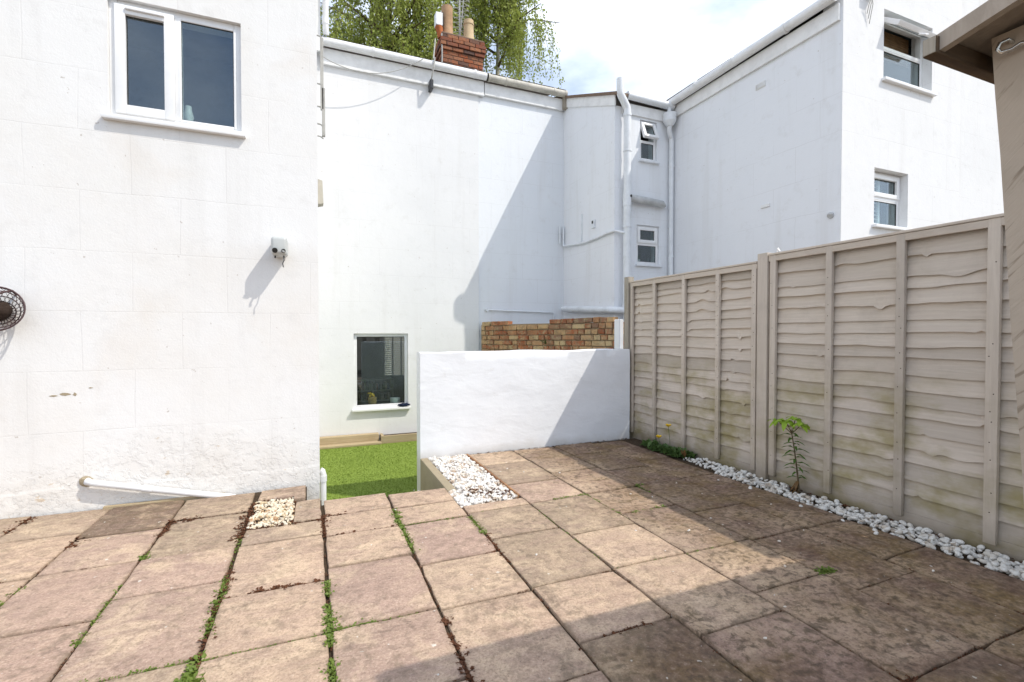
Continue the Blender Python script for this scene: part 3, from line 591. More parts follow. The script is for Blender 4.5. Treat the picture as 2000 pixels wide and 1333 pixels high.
pot(2.46, 9.22, ztop+.02, .63, .115, .108, 'clay_pot', False); pot(2.90, 9.22, ztop+.0, .50, .108, .095, 'buff_pot', True)
MB().box((2.20, 9.05, 7.08), (2.33, 9.2, 7.32), .01).build('cowl', 'upvc', t); MB().tube([(2.32, 9.12, 6.88), (2.29, 9.12, 6.98), (2.27, 9.12, 7.08)], [.07, .06, .075], 14).build('clay_base', 'orange_clay', t, 50); MB().box((2.332, 9.06, 7.10), (2.346, 9.19, 7.34)).build('cowl_edge', 'black_plastic', t)
MB().tube([(2.28, 8.985, 5.9), (2.30, 8.98, 6.45), (2.29, 8.975, 6.88)], .014, 8).build('lead_strip', 'galv', t)
# aerial with crossed elements behind the pots
t = thing('aerial', 'silver television aerial with crossed rods rising behind chimney pots', 'aerial', (2.78, 9.45, 6.6)); m = MB()
m.tube([(2.78, 9.45, 6.6), (2.78, 9.45, 8.9)], .016, 8); m.build('mast', 'aerial_grey', t)
m = MB(); m.tube([(2.78, 9.45, 7.10), (2.86, 9.15, 8.6)], .010, 6); m.build('boom', 'aerial_grey', t)
for i in range(18):
    u = i/17; c = Vector((2.78+.02*u, 9.45-.3*u, 7.12+1.46*u)); l = .155
    MB().tube([c+Vector((-l, 0, -l*.42)), c, c+Vector((l, 0, l*.42))], .0048, 5).tube([c+Vector((-l, 0, l*.42)), c+Vector((0, -.006, 0)), c+Vector((l, 0, -l*.42))], .0048, 5).build('element', 'aerial_grey', t)

# ------------------------------------------------------------ neighbouring house with rear extension
hC = thing('neighbour_house', 'pale blue-white rendered house with narrow lean-to extension and soil pipes', 'house', (4, 6.9, ZL-.1))
XC, YC, XD = 4.17, 6.05, 5.24
wall('wall', 'render_blue', hC, 2.561, XC+.1, ZL-.1, 5.36, YB+.02)
# lean-to: side wall with sloping top
zs0, zs1 = 5.24, 4.60
MB().prism([(YC, ZL-.1), (YB+.019, ZL-.1), (YB+.019, zs0), (YC, zs1)], XC, XC+.2, 0).build('side_wall', 'render_side', hC)
MB().prism([(YC-.03, zs1-.015), (YB-.01, zs0-.015), (YB-.01, zs0+.145), (YC-.03, zs1+.145)], XC-.022, XC-.001, 0).build('verge_board', 'fascia', hC)
MB().prism([(YC-.12, zs1+.10), (YB+.3, zs0+.27), (YB+.3, zs0+.31), (YC-.12, zs1+.145)], XC-.05, XD+.02, 0).build('roof', 'brown_tile', hC)
W1 = (4.63, 4.945, 3.86, 4.47); W2 = (4.575, 5.0, 2.27, 2.87)
wall('front_wall', 'render_blue', hC, XC+.201, XD-.001, ZL-.1, 4.62, YC, [W1, W2], th=.2)
f1 = window(hC, *W1, YC, .03, [(4.655, 4.92, 4.17, 4.445, True, R(-22)), (4.655, 4.92, 3.885, 4.15, False, 0)], fw=.045, sillw=.05, sillmat='pipe_blue', label='white window with its small top vent tilted open')
MB().box((4.655, YC+.028, 4.148), (4.92, YC+.09, 4.172), .003).build('transom', 'upvc', f1)
f2 = window(hC, *W2, YC, .03, [(4.60, 4.975, 2.60, 2.845, True, 0), (4.60, 4.975, 2.295, 2.58, False, 0)], fw=.05, sillw=.05, sillmat='pipe_blue')
MB().box((4.60, YC+.028, 2.578), (4.975, YC+.09, 2.602), .003).build('transom', 'upvc', f2)
room(hC, 4.4, 5.2, 1.9, 4.55, YC+.205, 7.5)
t = thing('potted_plant', 'small green plant in white pot behind the lower extension window', 'plant', (4.70, YC+.15, 2.272))
MB().tube([(4.70, YC+.15, 2.272), (4.70, YC+.15, 2.36)], [.035, .045], 14).build('pot', 'bowl', t, 50)
lv = MB()
for i in range(14):
    a = random.uniform(0, 6.28); c = Vector((4.70, YC+.15, 2.38)); d = Vector((math.cos(a), math.sin(a)*.4, random.uniform(.4, 1.3))).normalized()*.09; sd = Vector((-d.y, d.x, .01)).normalized()*.022
    lv.add([c, c+d*.6+sd, c+d, c+d*.6-sd], [(0, 1, 2, 3)])
lv.build('foliage', 'leaf_poppy', t)
MB().box((2.66, YB-.03, 5.16), (XC-.04, YB+.018, 5.36), .004).build('fascia', 'fascia', hC)
gutter([(2.69, YB-.09, 5.42), (XC-.02, YB-.09, 5.42)], .058).build('gutter', 'gutter_old', hC, 50)
for x in (2.69, 3.0, 3.9, 4.12): MB().tube([(x, YB-.09, 5.42), (x+.035, YB-.09, 5.42)], .066, 14).build('gutter_joint', 'gutter_old', hC, 50)
MB().add([(2.60, YB-.08, 5.505), (XC, YB-.08, 5.505), (XC, 11.5, 6.75), (2.60, 11.5, 6.75), (2.6, 11.5, 5.), (XC, 11.5, 5.)], [(0, 1, 2, 3), (3, 2, 5, 4)]).build('main_roof', 'slate', hC)
MB().box((XC-.06, YB-.12, 5.16), (XC-.001, YB-.035, 5.40), .004).build('rafter_end', 'post_grey', hC)
MB().box((XC+.12, YC-.028, 4.50), (XD-.1, YC-.001, 4.66), .004).build('front_fascia', 'fascia', hC)
gutter([(XC+.16, YC-.09, 4.74), (XD-.06, YC-.09, 4.72)], .056).build('front_gutter', 'pipe_blue', hC, 50)
SX, SY = 4.325, YC-.10
m = MB().tube([(SX-.15, SY-.03, 4.93), (SX-.15, SY-.03, 4.74), (SX-.145, SY-.03, 4.71), (SX-.13, SY-.028, 4.685), (SX-.025, SY-.003, 4.57), (SX-.006, SY, 4.54), (SX, SY, 4.50), (SX, SY, 1.2)], .054, 18)
for z0_, z1_ in ((4.46, 4.42), (3.92, 3.90), (3.28, 3.10), (2.82, 2.78), (2.36, 2.34), (1.66, 1.52)): m.tube([(SX, SY, z0_), (SX, SY, z1_)], .061, 18)
m.build('soil_stack', 'pipe_blue', hC, 50)
MB().tube([(SX+.02, SY, 3.24), (SX+.03, SY-.064, 3.24)], .018, 10).build('stack_port', 'dark_hole', hC)
m = MB().tube([(SX+.05, SY+.01, 3.23), (SX+.3, SY+.015, 3.22), (SX+.66, SY+.02, 3.20), (SX+.74, SY+.06, 3.19)], [.055, .056, .053, .03], 16); m.build('lagged_pipe', 'old_lag', hC, 50)
m = MB().tube([(SX, SY+.02, 1.545), (SX-.08, SY+.0, 1.55), (XC-.075, YC-.02, 1.555), (XC-.07, YC+.2, 1.565), (XC-.07, YB-.1, 1.64)], .052, 16); m.build('waste_run', 'pipe_blue', hC, 50)
m = MB().tube([(XC-.03, YB-.03, 3.10), (XC-.03, YB-.03, 2.78), (XC-.03, YB-.06, 2.755), (XC-.03, 6.9, 2.70), (XC-.03, 6.5, 2.71), (XC-.03, 6.2, 2.73), (XC-.02, YC-.05, 2.73), (SX-.05, SY, 2.70)], .020, 10); m.tube([(XC-.1, YB-.03, 3.10), (XC-.1, YB-.03, 2.8)], .016, 8); m.build('side_conduit', 'pipe_blue', hC, 50)
MB().box((XC-.02, 6.965, 2.74), (XC-.001, 6.99, 3.20), .003).build('cable_trunking', 'pipe_blue', hC)
MB().box((XC-.03, 6.57, 2.89), (XC-.001, 6.65, 3.02), .006).build('vent_box', 'pipe_blue', hC); MB().box((XC-.034, 6.59, 2.96), (XC-.0305, 6.63, 3.005)).build('vent_slot', 'dark_hole', hC)
m = MB().tube([(2.70, YB+.0, 1.60), (2.72, YB-.02, 1.60), (3.93, YB-.02, 1.575), (3.95, YB-.02, 1.56), (3.95, YB-.02, .8)], .014, 8); m.tube([(2.70, YB+.01, 1.60), (2.70, YB-.03, 1.60)], .03, 10); m.build('conduit', 'pipe_blue', hC, 50)

# ------------------------------------------------------------ right-hand house
hD = thing('gable_house', 'white rendered house with two small windows rising behind the fence', 'house', (6.5, 4.5, ZL-.1))
YD = 3.42
MB().box((XD, YD+.0, ZL-.1), (XD+.24, 9.0, 4.70)).build('side_wall', 'render_side', hD)
U1 = (5.935, 6.86, 4.075, 4.85); U2 = (5.80, 6.42, 2.43, 3.065)
wall('gable_wall', 'render_gable', hD, XD+.003, 7.47, ZL-.1, 4.955, YD-.004, [U1, U2], th=.22)
MB().prism([(XD+.001, 4.955), (7.47, 4.955), (7.47, 6.0), (XD+.004, 4.957)], YD-.004, YD+.2).build('gable_top', 'render_gable', hD)
MB().prism([(XD-.1, 4.80), (7.48, 6.04), (7.48, 6.10), (XD-.1, 4.86)], YD+.02, 9.0).build('roof', 'slate', hD)
MB().box((XD-.035, YD+.02, 4.56), (XD-.001, 5.98, 4.74), .004).build('fascia', 'fascia', hD)
gutter([(XD-.10, YD+.02, 4.80), (XD-.10, 5.98, 4.77)], .057).build('gutter', 'pipe_white', hD, 50)
for y in (4.0, 4.75, 5.4): MB().tube([(XD-.10, y, 4.79), (XD-.10, y+.035, 4.79)], .064, 14).build('gutter_joint', 'pipe_white', hD, 50)
m = MB().tube([(5.10, YC-.1, 4.68), (5.10, YC-.1, 4.60)], .03, 12); m.tube([(5.10, YC-.11, 4.60), (5.10, YC-.11, 4.59), (5.10, YC-.11, 4.47), (5.10, YC-.11, 4.40)], [.06, .10, .098, .05], 20)
m.tube([(5.10, YC-.11, 4.42), (5.10, YC-.10, 4.33), (5.14, YC-.08, 4.27), (5.175, YC-.06, 4.24), (5.18, YC-.06, 4.18), (5.18, YC-.06, 1.0)], .036, 14)
for z in (3.82, 2.42): m.tube([(5.18, YC-.06, z), (5.18, YC-.06, z-.03)], .043, 14); m.box((5.18, YC-.07, z-.010), (XD, YC-.05, z-.006))
m.build('downpipe', 'pipe_blue', hD, 32)
fu = window(hD, *U1, YD-.004, .10, [(5.97, 6.825, 4.52, 4.815, True, R(-52)), (5.97, 6.825, 4.11, 4.49, False, 0)], fw=.055, sillw=.045, label='white window with its top vent propped wide open')
MB().box((5.97, YD+.09, 4.488), (6.825, YD+.15, 4.522), .003).build('transom', 'upvc', fu)
MB().tube([(6.36, YD-.12, 4.60), (6.40, YD-.16, 4.585), (6.46, YD-.155, 4.60)], .012, 8).build('handle', 'upvc', fu)
fl = window(hD, *U2, YD-.004, .09, [(5.83, 6.39, 2.78, 3.035, True, 0), (5.83, 6.39, 2.46, 2.75, False, 0)], fw=.05, sillw=.045)
MB().box((5.83, YD+.08, 2.748), (6.39, YD+.14, 2.782), .003).build('transom', 'upvc', fl)
room(hD, 5.5, 7.3, 2.0, 3.4, YD+.22, 6.5); room(hD, 5.6, 7.35, 3.9, 5.0, YD+.22, 6.5)
bl = MB()
for i in range(13): bl.box((5.96, YD+.235, 4.50+i*.026), (6.84, YD+.24, 4.522+i*.026))
tag(bl.build('brown_blind', 'blind_brown', base=(6.4, YD+.237, 4.5)), 'brown slatted blind behind the propped-open upper window', 'blind')
t = thing('louvre_shutter', 'white louvred shutter behind the lower window above the fence', 'shutter', (5.95, YD+.17, 2.46))
for x in (5.82, 5.985, 6.15): MB().box((x, YD+.160, 2.44), (x+.035, YD+.185, 3.06)).build('stile', 'upvc', t)
for (a, b) in ((5.855, 5.985), (6.02, 6.15)):
    for i in range(13): MB().add([(a, YD+.152, 2.45+i*.046), (b, YD+.152, 2.45+i*.046), (b, YD+.192, 2.48+i*.046), (a, YD+.192, 2.48+i*.046)], [(0, 1, 2, 3)]).build('louvre', 'upvc', t)
t_ = MB().box((XD-.012, 4.36, 4.30), (XD-.001, 4.50, 4.37), .002)
for i in range(7): t_.box((XD-.02, 4.367+i*.019, 4.31), (XD-.0125, 4.375+i*.019, 4.36))
t_.build('air_brick', 'fascia', hD); MB().box((XD-.016, 4.28, 2.82), (XD-.001, 4.40, 2.785), .003).build('vent_slot', 'fascia', hD)
m = MB().tube([(XD+.01, 3.52, 2.50), (XD-.02, 3.52, 2.50), (XD-.026, 3.52, 2.495)], [.034, .034, .02], 14); m.build('pipe_stub', 'old_lag', hD, 50)
MB().box((5.60, YD-.09, 4.90), (5.70, YD-.005, 5.0), .01).build('cable_box', 'black_plastic', hD)
for k in range(3): MB().tube([(5.62+.02*k, YD-.03, 4.90), (5.60+.03*k, YD-.05, 4.80), (5.61+.02*k, YD-.02, 4.70-.05*k)], .004, 5).build('cable_tail', 'galv', hD)
MB().box((7.474, YD+.02, ZL-.1), (12, 9, 6.15)).build('main_block', 'render_back', hD)
MB().box((7.49, YD-.1, 6.16), (12.1, 9.1, 6.3), .02).build('main_roof', 'slate', hD)

# ------------------------------------------------------------ low rendered wall and brick boundary wall
YW = 4.61
m = MB(); nx, nzz = 44, 16; x0, x1, zt = .955, 3.40, 1.03
def wy(x, z): return YW+.012*mnoise.noise(Vector((x*1.6, z*2.2, 3)))+.006*mnoise.noise(Vector((x*5, z*9, 8)))
def wz(x): return zt+.012*mnoise.noise(Vector((x*2.1, 0, 5)))+.004*mnoise.noise(Vector((x*9, 2, 5)))
V = []; F = []
for i in range(nx+1):
    x = x0+(x1-x0)*i/nx; col_ = [(x, wy(x, ZL+(wz(x)-ZL)*j/nzz), ZL+(wz(x)-.012-ZL)*j/nzz) for j in range(nzz+1)]
    col_ += [(x, YW+.012, wz(x)), (x, YW+.155, wz(x)-.002), (x, YW+.168, wz(x)-.014), (x, YW+.168, ZL)]; V += col_
K = nzz+5
for i in range(nx):
    for j in range(K-1): F.append((i*K+j, (i+1)*K+j, (i+1)*K+j+1, i*K+j+1))
F += [tuple(range(K)), tuple(nx*K+j for j in range(K))[::-1]]
m.add(V, F); tag(m.build('garden_wall', 'render_low', smooth=45, base=(2.2, YW, ZL)), 'low white rendered garden wall at the end of the paving', 'wall')
t = thing('brick_wall', 'old weathered brick boundary wall behind the low white wall', 'wall', (3.0, 6.2, ZL))
A = Vector((2.575, 7.56, 0)); B = Vector((3.42, 4.93, 0)); D_ = (B-A); LEN = D_.length; D_.normalize(); Nn = Vector((-D_.y, D_.x, 0));  Nn = -Nn if Nn.x > 0 else Nn; ang = math.atan2(D_.y, D_.x)
q = [A-Nn*.018, B-Nn*.018, B-Nn*.21, A-Nn*.21]
MB().add([(*p.xy, ZL) for p in q]+[(*p.xy, 1.35) for p in q], [(0, 1, 2, 3), (4, 5, 6, 7), (0, 1, 5, 4), (1, 2, 6, 5), (2, 3, 7, 6), (3, 0, 4, 7)]).build('core', 'mortar', t)
for r in range(8):
    z = .80+.0375+r*.075; x = random.uniform(0, .1)
    while x < LEN-.03:
        k = random.choice('shshhhs') if x < LEN-.25 else 'h'; l = .225 if k == 's' else .112
        if r == 7 and (.50 < x < 1.5): x += l; continue
        p = A+D_*(x+l/2)-Nn*(.046+random.gauss(0, .005)); put_brick(BR[(k, random.randrange(2, 5))], (p.x, p.y, z+.022*x/LEN+random.gauss(0, .002)), ang, t, (1, 1, random.uniform(.92, 1.06))); x += l
MB().box((3.40, 4.82, ZL), (3.46, 4.93, 1.38), .01).build('white_end_pier', 'render_low', t)
fern = MB()
for i in range(16):
    c = A+D_*1.55+Vector((0, 0, 1.05)); d = (Nn*.6+D_*random.uniform(-1, 1)+Vector((0, 0, random.uniform(.1, 1.1)))).normalized()*random.uniform(.08, .16); sd = d.cross(Vector((0, 0, 1))).normalized()*.008
    fern.add([c, c+d*.5+sd, c+d+Vector((0, 0, -.02)), c+d*.5-sd], [(0, 1, 2, 3)])
tag(fern.build('wall_fern', 'leaf_poppy', base=A+D_*1.55+Vector((0, 0, 1.05))), 'small green fern tuft growing out of the old brick wall', 'fern')

# ------------------------------------------------------------ fence
XF = 3.50
FENCE = thing('fence', 'taupe painted waney-lap fence along the pebble strip', 'fence', (XF, 2.8, 0))
def fence_panel(ya, yb, seed, label, zt, battens):
    rr = random.Random(seed); t = MB().box((XF-.064, ya, zt-.058), (XF-.0385, yb, zt-.013), .003).build('panel', 'fence_wood', FENCE, 40); t['label'] = label
    MB().box((XF-.072, ya, zt-.011), (XF+.02, yb, zt+.006), .004).build('capping', 'fence_wood', t, 40); MB().box((XF-.035, ya, -.03), (XF+.01, yb, .084), .003).build('gravel_board', 'fence_wood', t, 40)
    nb = 18; z = .10; zs_ = []
    hts = [rr.uniform(.078, .122) for _ in range(nb)]; k = (zt-.05-.10)/sum(hts)
    prev = None
    for i in range(nb):
        zs_.append(z); z += hts[i]*k
    for i in range(nb):
        if i % 2 == 0 or prev is None or rr.random() < .6:
            a1, a2, p1, p2 = rr.uniform(.003, .012), rr.uniform(.001, .004), rr.uniform(0, 6.28), rr.uniform(0, 6.28); kn = [(rr.uniform(ya+.1, yb-.1), rr.uniform(.010, .030)*rr.choice([-1, -1, 1]), rr.choice([.010, .014, .03, .07])) for _ in range(rr.choice([1, 1, 2, 2]))]; prev = (a1, a2, p1, p2, kn)
        a1, a2, p1, p2, kn = prev
        def low(y):
            v = zs_[i]+a1*2.0*mnoise.noise(Vector((y*1.9, p1*9, 0)))+a2*2.2*mnoise.noise(Vector((y*7.3, p2*9, 4)))
            for (c, h_, w_) in kn: v += h_*math.exp(-((y-c)/w_)**2)*(1 if (y-c) < w_ else .6)
            return v
        ns = 80; V = []; F = []; top = (zs_[i+1]+.045) if i < nb-1 else zt-.012; x_lo = XF-.034+rr.gauss(0, .0015); x_hi = XF-.006
        for j in range(ns+1):
            y = ya+(yb-ya)*j/ns; lz = low(y) if i else .085; bow = .0025*math.sin(y*4+p2)
            V += [(x_lo+bow, y, lz), (x_hi, y, top), (x_hi+.008, y, top), (x_lo+.008+bow, y, lz+.001)]
        for j in range(ns):
            b = j*4; F += [(b, b+4, b+5, b+1), (b+3, b+2, b+6, b+7), (b, b+3, b+7, b+4), (b+1, b+5, b+6, b+2)]
        F += [(0, 1, 2, 3), (ns*4+3, ns*4+2, ns*4+1, ns*4)]
        MB().add(V, F).build('board', 'fence_wood', t)
    for y, wd in battens: MB().box((XF-.066, y-wd/2, .055), (XF-.038, y+wd/2, zt-.012), .003).build('batten', 'batten_wood', t, 40)
    nm = MB()
    for y, wd in battens:
        for zz in zs_[1:]:
            if rr.random() < .55:
                q = Vector((XF-.0662, y+rr.gauss(0, .006), zz+.03+rr.gauss(0, .008))); nm.add([q+Vector((0, math.cos(k*1.047)*.0035, math.sin(k*1.047)*.0035)) for k in range(6)]+[q+Vector((-.0012, 0, 0))], [(k, (k+1) % 6, 6) for k in range(6)])
    nm.build('nails', 'coir', t)['kind'] = 'stuff'
    return t
fence_panel(2.925, 4.66, 5, 'taupe waney-lap fence panel between weathered end post and middle post', 1.812, [(2.955, .045), (3.35, .042), (3.79, .042), (4.24, .042), (4.635, .04)])
fence_panel(.86, 2.815, 11, 'taupe waney-lap fence panel with leafy sapling at its foot', 1.856, [(2.775, .05), (2.32, .046), (1.864, .048), (1.413, .055), (.95, .05)])
def post(y0, y1, x0_, x1_, zt_, mat, label):
    m = MB().box((x0_, y0, -.1), (x1_, y1, zt_), .006); o = m.build('post', mat, FENCE, 40); o['label'] = label
post(2.822, 2.918, XF-.070, XF+.03, 1.875, 'batten_wood', 'taupe painted wooden post between the two fence panels')
post(4.668, 4.75, XF-.085, XF-.005, 1.875, 'post_grey', 'weathered greyish wooden end post beside the low white wall')
m = MB().tube([(XF-.04, 2.76, 1.87), (XF-.045, 2.745, 1.895), (XF-.04, 2.73, 1.87)], .005, 8); m.build('clip', 'upvc', FENCE)

# ------------------------------------------------------------ timber gazebo corner
t = thing('gazebo', 'taupe timber gazebo corner with leaning post and steel hook', 'gazebo', (1.95, .6, 0))
GX, GY, GZ = 1.406, .70, 1.91; SL = math.tan(R(13))
def gzr(y): return GZ+(GY-y)*SL
MB().box((GX-.010, GY-.014, GZ-.013), (4.6, GY+.016, GZ+.03), .004).build('front_beam', 'gazebo_rough', t)
MB().box((GX-.013, GY-.012, GZ-.011), (GX-.0105, GY+.014, GZ+.028), .001).build('beam_end', 'post_grey', t)
MB().prism([(GY-.0145, GZ-.006), (GY-.0145, GZ+.034), (-2.2, gzr(-2.2)+.034), (-2.2, gzr(-2.2)-.006)], GX, GX+.022, 0).build('barge_board', 'gazebo_wood', t)
for i in range(16):        # roof boards running along the eave
    y1_ = GY+.02-i*.19; y0_ = y1_-.183
    MB().prism([(y1_, gzr(y1_)+.03), (y0_, gzr(y0_)+.03), (y0_, gzr(y0_)+.046), (y1_, gzr(y1_)+.046)], GX+.0225, 4.6, 0).build('roof_board', 'gazebo_wood' if i != 1 else 'gazebo_rough', t)
for x in (1.62, 2.6, 3.6): MB().prism([(GY-.03, GZ-.02), (GY-.03, gzr(GY-.03)+.028), (-2.2, gzr(-2.2)+.028), (-2.2, gzr(-2.2)-.02)], x, x+.045, 0).build('rafter', 'gazebo_rough', t)
def leanpost(xa, xb, ya, yb, lean, z1):
    m = MB(); N_ = 14; V = []
    for i in range(N_+1):
        z = z1*i/N_; dx = lean*(1-z/z1); wv = .0025*math.sin(z*9)+.0015*math.sin(z*23)
        V += [(xa+dx+wv, ya, z), (xb+dx, ya, z), (xb+dx, yb, z), (xa+dx+wv, yb, z)]
    F = [(0, 1, 2, 3), (N_*4, N_*4+3, N_*4+2, N_*4+1)]
    for i in range(N_):
        for k in range(4): F.append((i*4+k, i*4+(k+1) % 4, i*4+4+(k+1) % 4, i*4+4+k))
    return m.add(V, F)
leanpost(1.553, 1.69, .54, .65, .324, 1.945).build('post', 'pergola_post', t)
m = MB().tube([(1.58, .612, 1.905), (1.555, .612, 1.918), (1.542, .616, 1.922), (1.532, .626, 1.916), (1.531, .630, 1.904), (1.535, .624, 1.894), (1.538, .606, 1.893), (1.538, .590, 1.899), (1.54, .580, 1.896)], .0045, 8); m.build('hook', 'steel', t, 60)
leanpost(4.4, 4.52, .535, .655, 0, 1.93).build('post', 'pergola_post', t)
leanpost(1.60, 1.72, -2.2, -2.08, 0, 2.5).build('post', 'pergola_post', t)

# ------------------------------------------------------------ plants
def leafcloud(spots, size, n, spread, up=(.1, .9), jit=.35):
    V = []; F = []
    for (x, y, z, s_) in spots:
        for k in range(n):
            a = random.uniform(0, 6.28); e = random.uniform(*up); d = Vector((math.cos(a)*math.cos(e), math.sin(a)*math.cos(e), math.sin(e)))
            c = Vector((x+random.gauss(0, spread), y+random.gauss(0, spread), z)); l = size*s_*random.uniform(.6, 1.3); sd = d.cross(Vector((0, 0, 1))).normalized()*l*random.uniform(.2, .34)
            b = len(V); V += [c, c+d*l*.55+sd+Vector((0, 0, l*.08)), c+d*l+Vector((0, 0, -l*.12)), c+d*l*.55-sd+Vector((0, 0, l*.08))]; F.append((b, b+1, b+2, b+3))
    return V, F
def along(x0_, y0_, x1_, y1_, n, jx=.008, s0=.6, s1=1.3, z=-.006):
    n = int(n*1.5)
    return [(x0_+(x1_-x0_)*u+random.gauss(0, jx), y0_+(y1_-y0_)*u+random.gauss(0, jx), z, random.uniform(s0, s1)) for u in [random.random() for _ in range(n)]]
W = []
W += along(.056, 2.50, .056, 2.36, 12) + along(.056, 2.28, .056, 1.98, 40, .012, .7, 1.4) + along(.056, 1.9, .056, 1.5, 34, .012, .6, 1.2) + along(.056, 2.072, .22, 2.075, 20, .01)
W += along(.06, 2.07, .40, 2.06, 12, .006, .5, .9) + along(-.40, 2.075, -.405, 1.9, 30, .015, .7, 1.5) + along(-.41, 2.75, -.405, 2.2, 44, .010, .5, 1.1) + along(-.40, 3.3, -.405, 2.8, 16, .008, .4, .7)
W += along(.508, 3.36, .508, 2.66, 70, .010, .5, 1.2) + along(.957, 3.02, .957, 2.72, 30, .008, .5, 1.1) + along(1.425, 3.0, 1.425, 2.2, 30, .005, .3, .7) + along(1.9, 3.15, 1.9, 2.6, 26, .006, .3, .8)
W += along(-.862, 2.85, -.862, 2.35, 26, .008, .4, 1.) + along(-.862, 3.2, -.862, 3.12, 7) + along(.56, 3.053, .9, 3.05, 16, .006, .4, .9) + along(1.0, 3.085, 1.25, 3.085, 10, .006, .3, .7) + along(1.6, 3.104, 1.9, 3.104, 20, .006, .5, 1.1)
W += along(-.38, 2.07, .0, 2.068, 20, .005, .3, .7) + along(-.84, 2.09, -.42, 2.09, 22, .005, .3, .7) + along(-1.30, 3.0, -1.30, 2.8, 8, .01, .4, .9) + along(1.9, 2.06, 2.3, 2.06, 8, .006, .3, .7) + along(2.0, 2.68, 2.3, 2.68, 6) + along(2.378, 3.14, 2.378, 2.95, 6) + along(2.38, 3.13, 2.42, 3.12, 6, .01, .6, 1.2)+ along(1.44, 2.068, 1.88, 2.068, 8, .006, .3, .6) + along(2.378, 1.64, 2.43, 1.62, 12, .012, .8, 1.5)
V, F = leafcloud(W, .0175, 11, .008); tag(MB().add(V, F).build('joint_weeds', 'leaf_weed'), 'small green weeds sprouting from the joints of the paving', 'weeds', kind='stuff')
V, F = leafcloud(along(-.40, 1.97, -.41, 1.86, 9, .012, .7, 1.2), .034, 8, .010, (.3, 1.3)); tag(MB().add(V, F).build('leafy_weed', 'leaf_weed', base=(-.4, 1.9, 0)), 'bright green leafy weed, largest clump in the paving joints', 'weed')
Dd = []
Dd += along(.056, 3.42, .056, 3.1, 60, .02) + along(.06, 3.40, .2, 3.40, 12) + along(.06, 3.06, .5, 3.055, 18, .006) + along(-.39, 3.86, -.41, 3.2, 70, .018) + along(-.38, 3.355, -.1, 3.35, 20, .01) + along(-.36, 3.88, -.14, 3.875, 24, .01)
Dd += along(-.862, 3.72, -.862, 3.45, 40, .02) + along(-.84, 3.70, -.7, 3.69, 22, .02) + along(-1.30, 3.62, -1.28, 3.45, 34, .02) + along(-1.73, 4.12, -1.73, 3.85, 40, .02) + along(-.40, 2.8, -.40, 2.0, 50, .012) + along(-.30, 2.523, .04, 2.52, 36, .008) + along(-.12, 3.36, .05, 3.36, 16, .008) + along(-.13, 3.8, -.13, 3.4, 20, .01)
for c, ys in enumerate(CY):
    for y in ys[1:]: Dd += along(CX[c]+.02, y, CX[c+1]-.02, y, random.choice([3, 5, 12]), .004, .3, .6)
for c in range(3, 13): Dd += along(CX[c], 3.4, CX[c], .9, 36, .004, .3, .7)
Dd += along(.957, 2.75, .957, 2.35, 36, .014) + along(1.0, 4.58, 3.35, 4.585, 90, .006, .4, .8) + along(1.1, 3.5, 1.35, 3.35, 40, .05, .6, 1.2, .012) + along(1.9, 1.0, 1.95, 1.02, 26, .02) + along(.508, 2.0, .508, 1.5, 40, .008) + along(1.05, 1.62, 1.3, 1.62, 20, .008)
Dd += along(3.44, 2.95, 3.44, 1.2, 60, .02, .5, 1.2, .005)
V, F = leafcloud(Dd, .020, 6, .006, (-.1, .6)); tag(MB().add(V, F).build('leaf_debris', 'debris'), 'dry brown moss and leaf crumbs lodged in the paving joints', 'debris', kind='stuff')
# sapling
t = thing('sapling', 'young green spurge sapling growing at the foot of the fence', 'plant', (3.40, 2.50, -.02)); b0 = Vector((3.40, 2.50, -.02))
def st_(u): return b0+Vector((-.02*u, .03*u+.03*u*u, .50*u))
MB().tube([st_(i/8) for i in range(9)], [.008-.005*i/8 for i in range(9)], 8).build('stem', 'stem', t)
def leaf(c, d, l, w_, droop=.2):
    d = Vector(d).normalized(); sd = d.cross(Vector((0, 0, 1))).normalized()*w_; V = [c, c+d*l*.35+sd+Vector((0, 0, l*.06)), c+d*l*.75+sd*.7+Vector((0, 0, -l*droop*.4)), c+d*l+Vector((0, 0, -l*droop)), c+d*l*.75-sd*.7+Vector((0, 0, -l*droop*.4)), c+d*l*.35-sd+Vector((0, 0, l*.06)), c+d*l*.5+Vector((0, 0, -.004))]
    return V, [(0, 1, 6), (1, 2, 6), (2, 3, 6), (3, 4, 6), (4, 5, 6), (5, 0, 6)]
for i in range(30):
    u = .26+.70*i/29; a = i*2.4; V, F = leaf(st_(u), (math.cos(a), math.sin(a), .15), random.uniform(.07, .11), .008+.005*u, .35); MB().add(V, F).build('leaf', 'leaf_sap', t)
for br in ((-.02, .10, .05), (-.05, -.12, .06), (-.06, .0, .07), (-.02, -.05, .09)):
    tip = st_(1)+Vector(br); MB().tube([st_(.93), tip], .003, 5).build('stem', 'stem', t)
    for k in range(7): V, F = leaf(tip, (math.cos(k*.9), math.sin(k*.9), random.uniform(-.5, .5)), random.uniform(.06, .10), .022, .5); MB().add(V, F).build('leaf', 'leaf_young', t)
for i in range(9): V, F = leaf(st_(.08+.02*i), (random.uniform(-1, .2), random.uniform(-1, 1), -.9), random.uniform(.06, .12), .012, .3); MB().add(V, F).build('dead_leaf', 'leaf_dead', t)
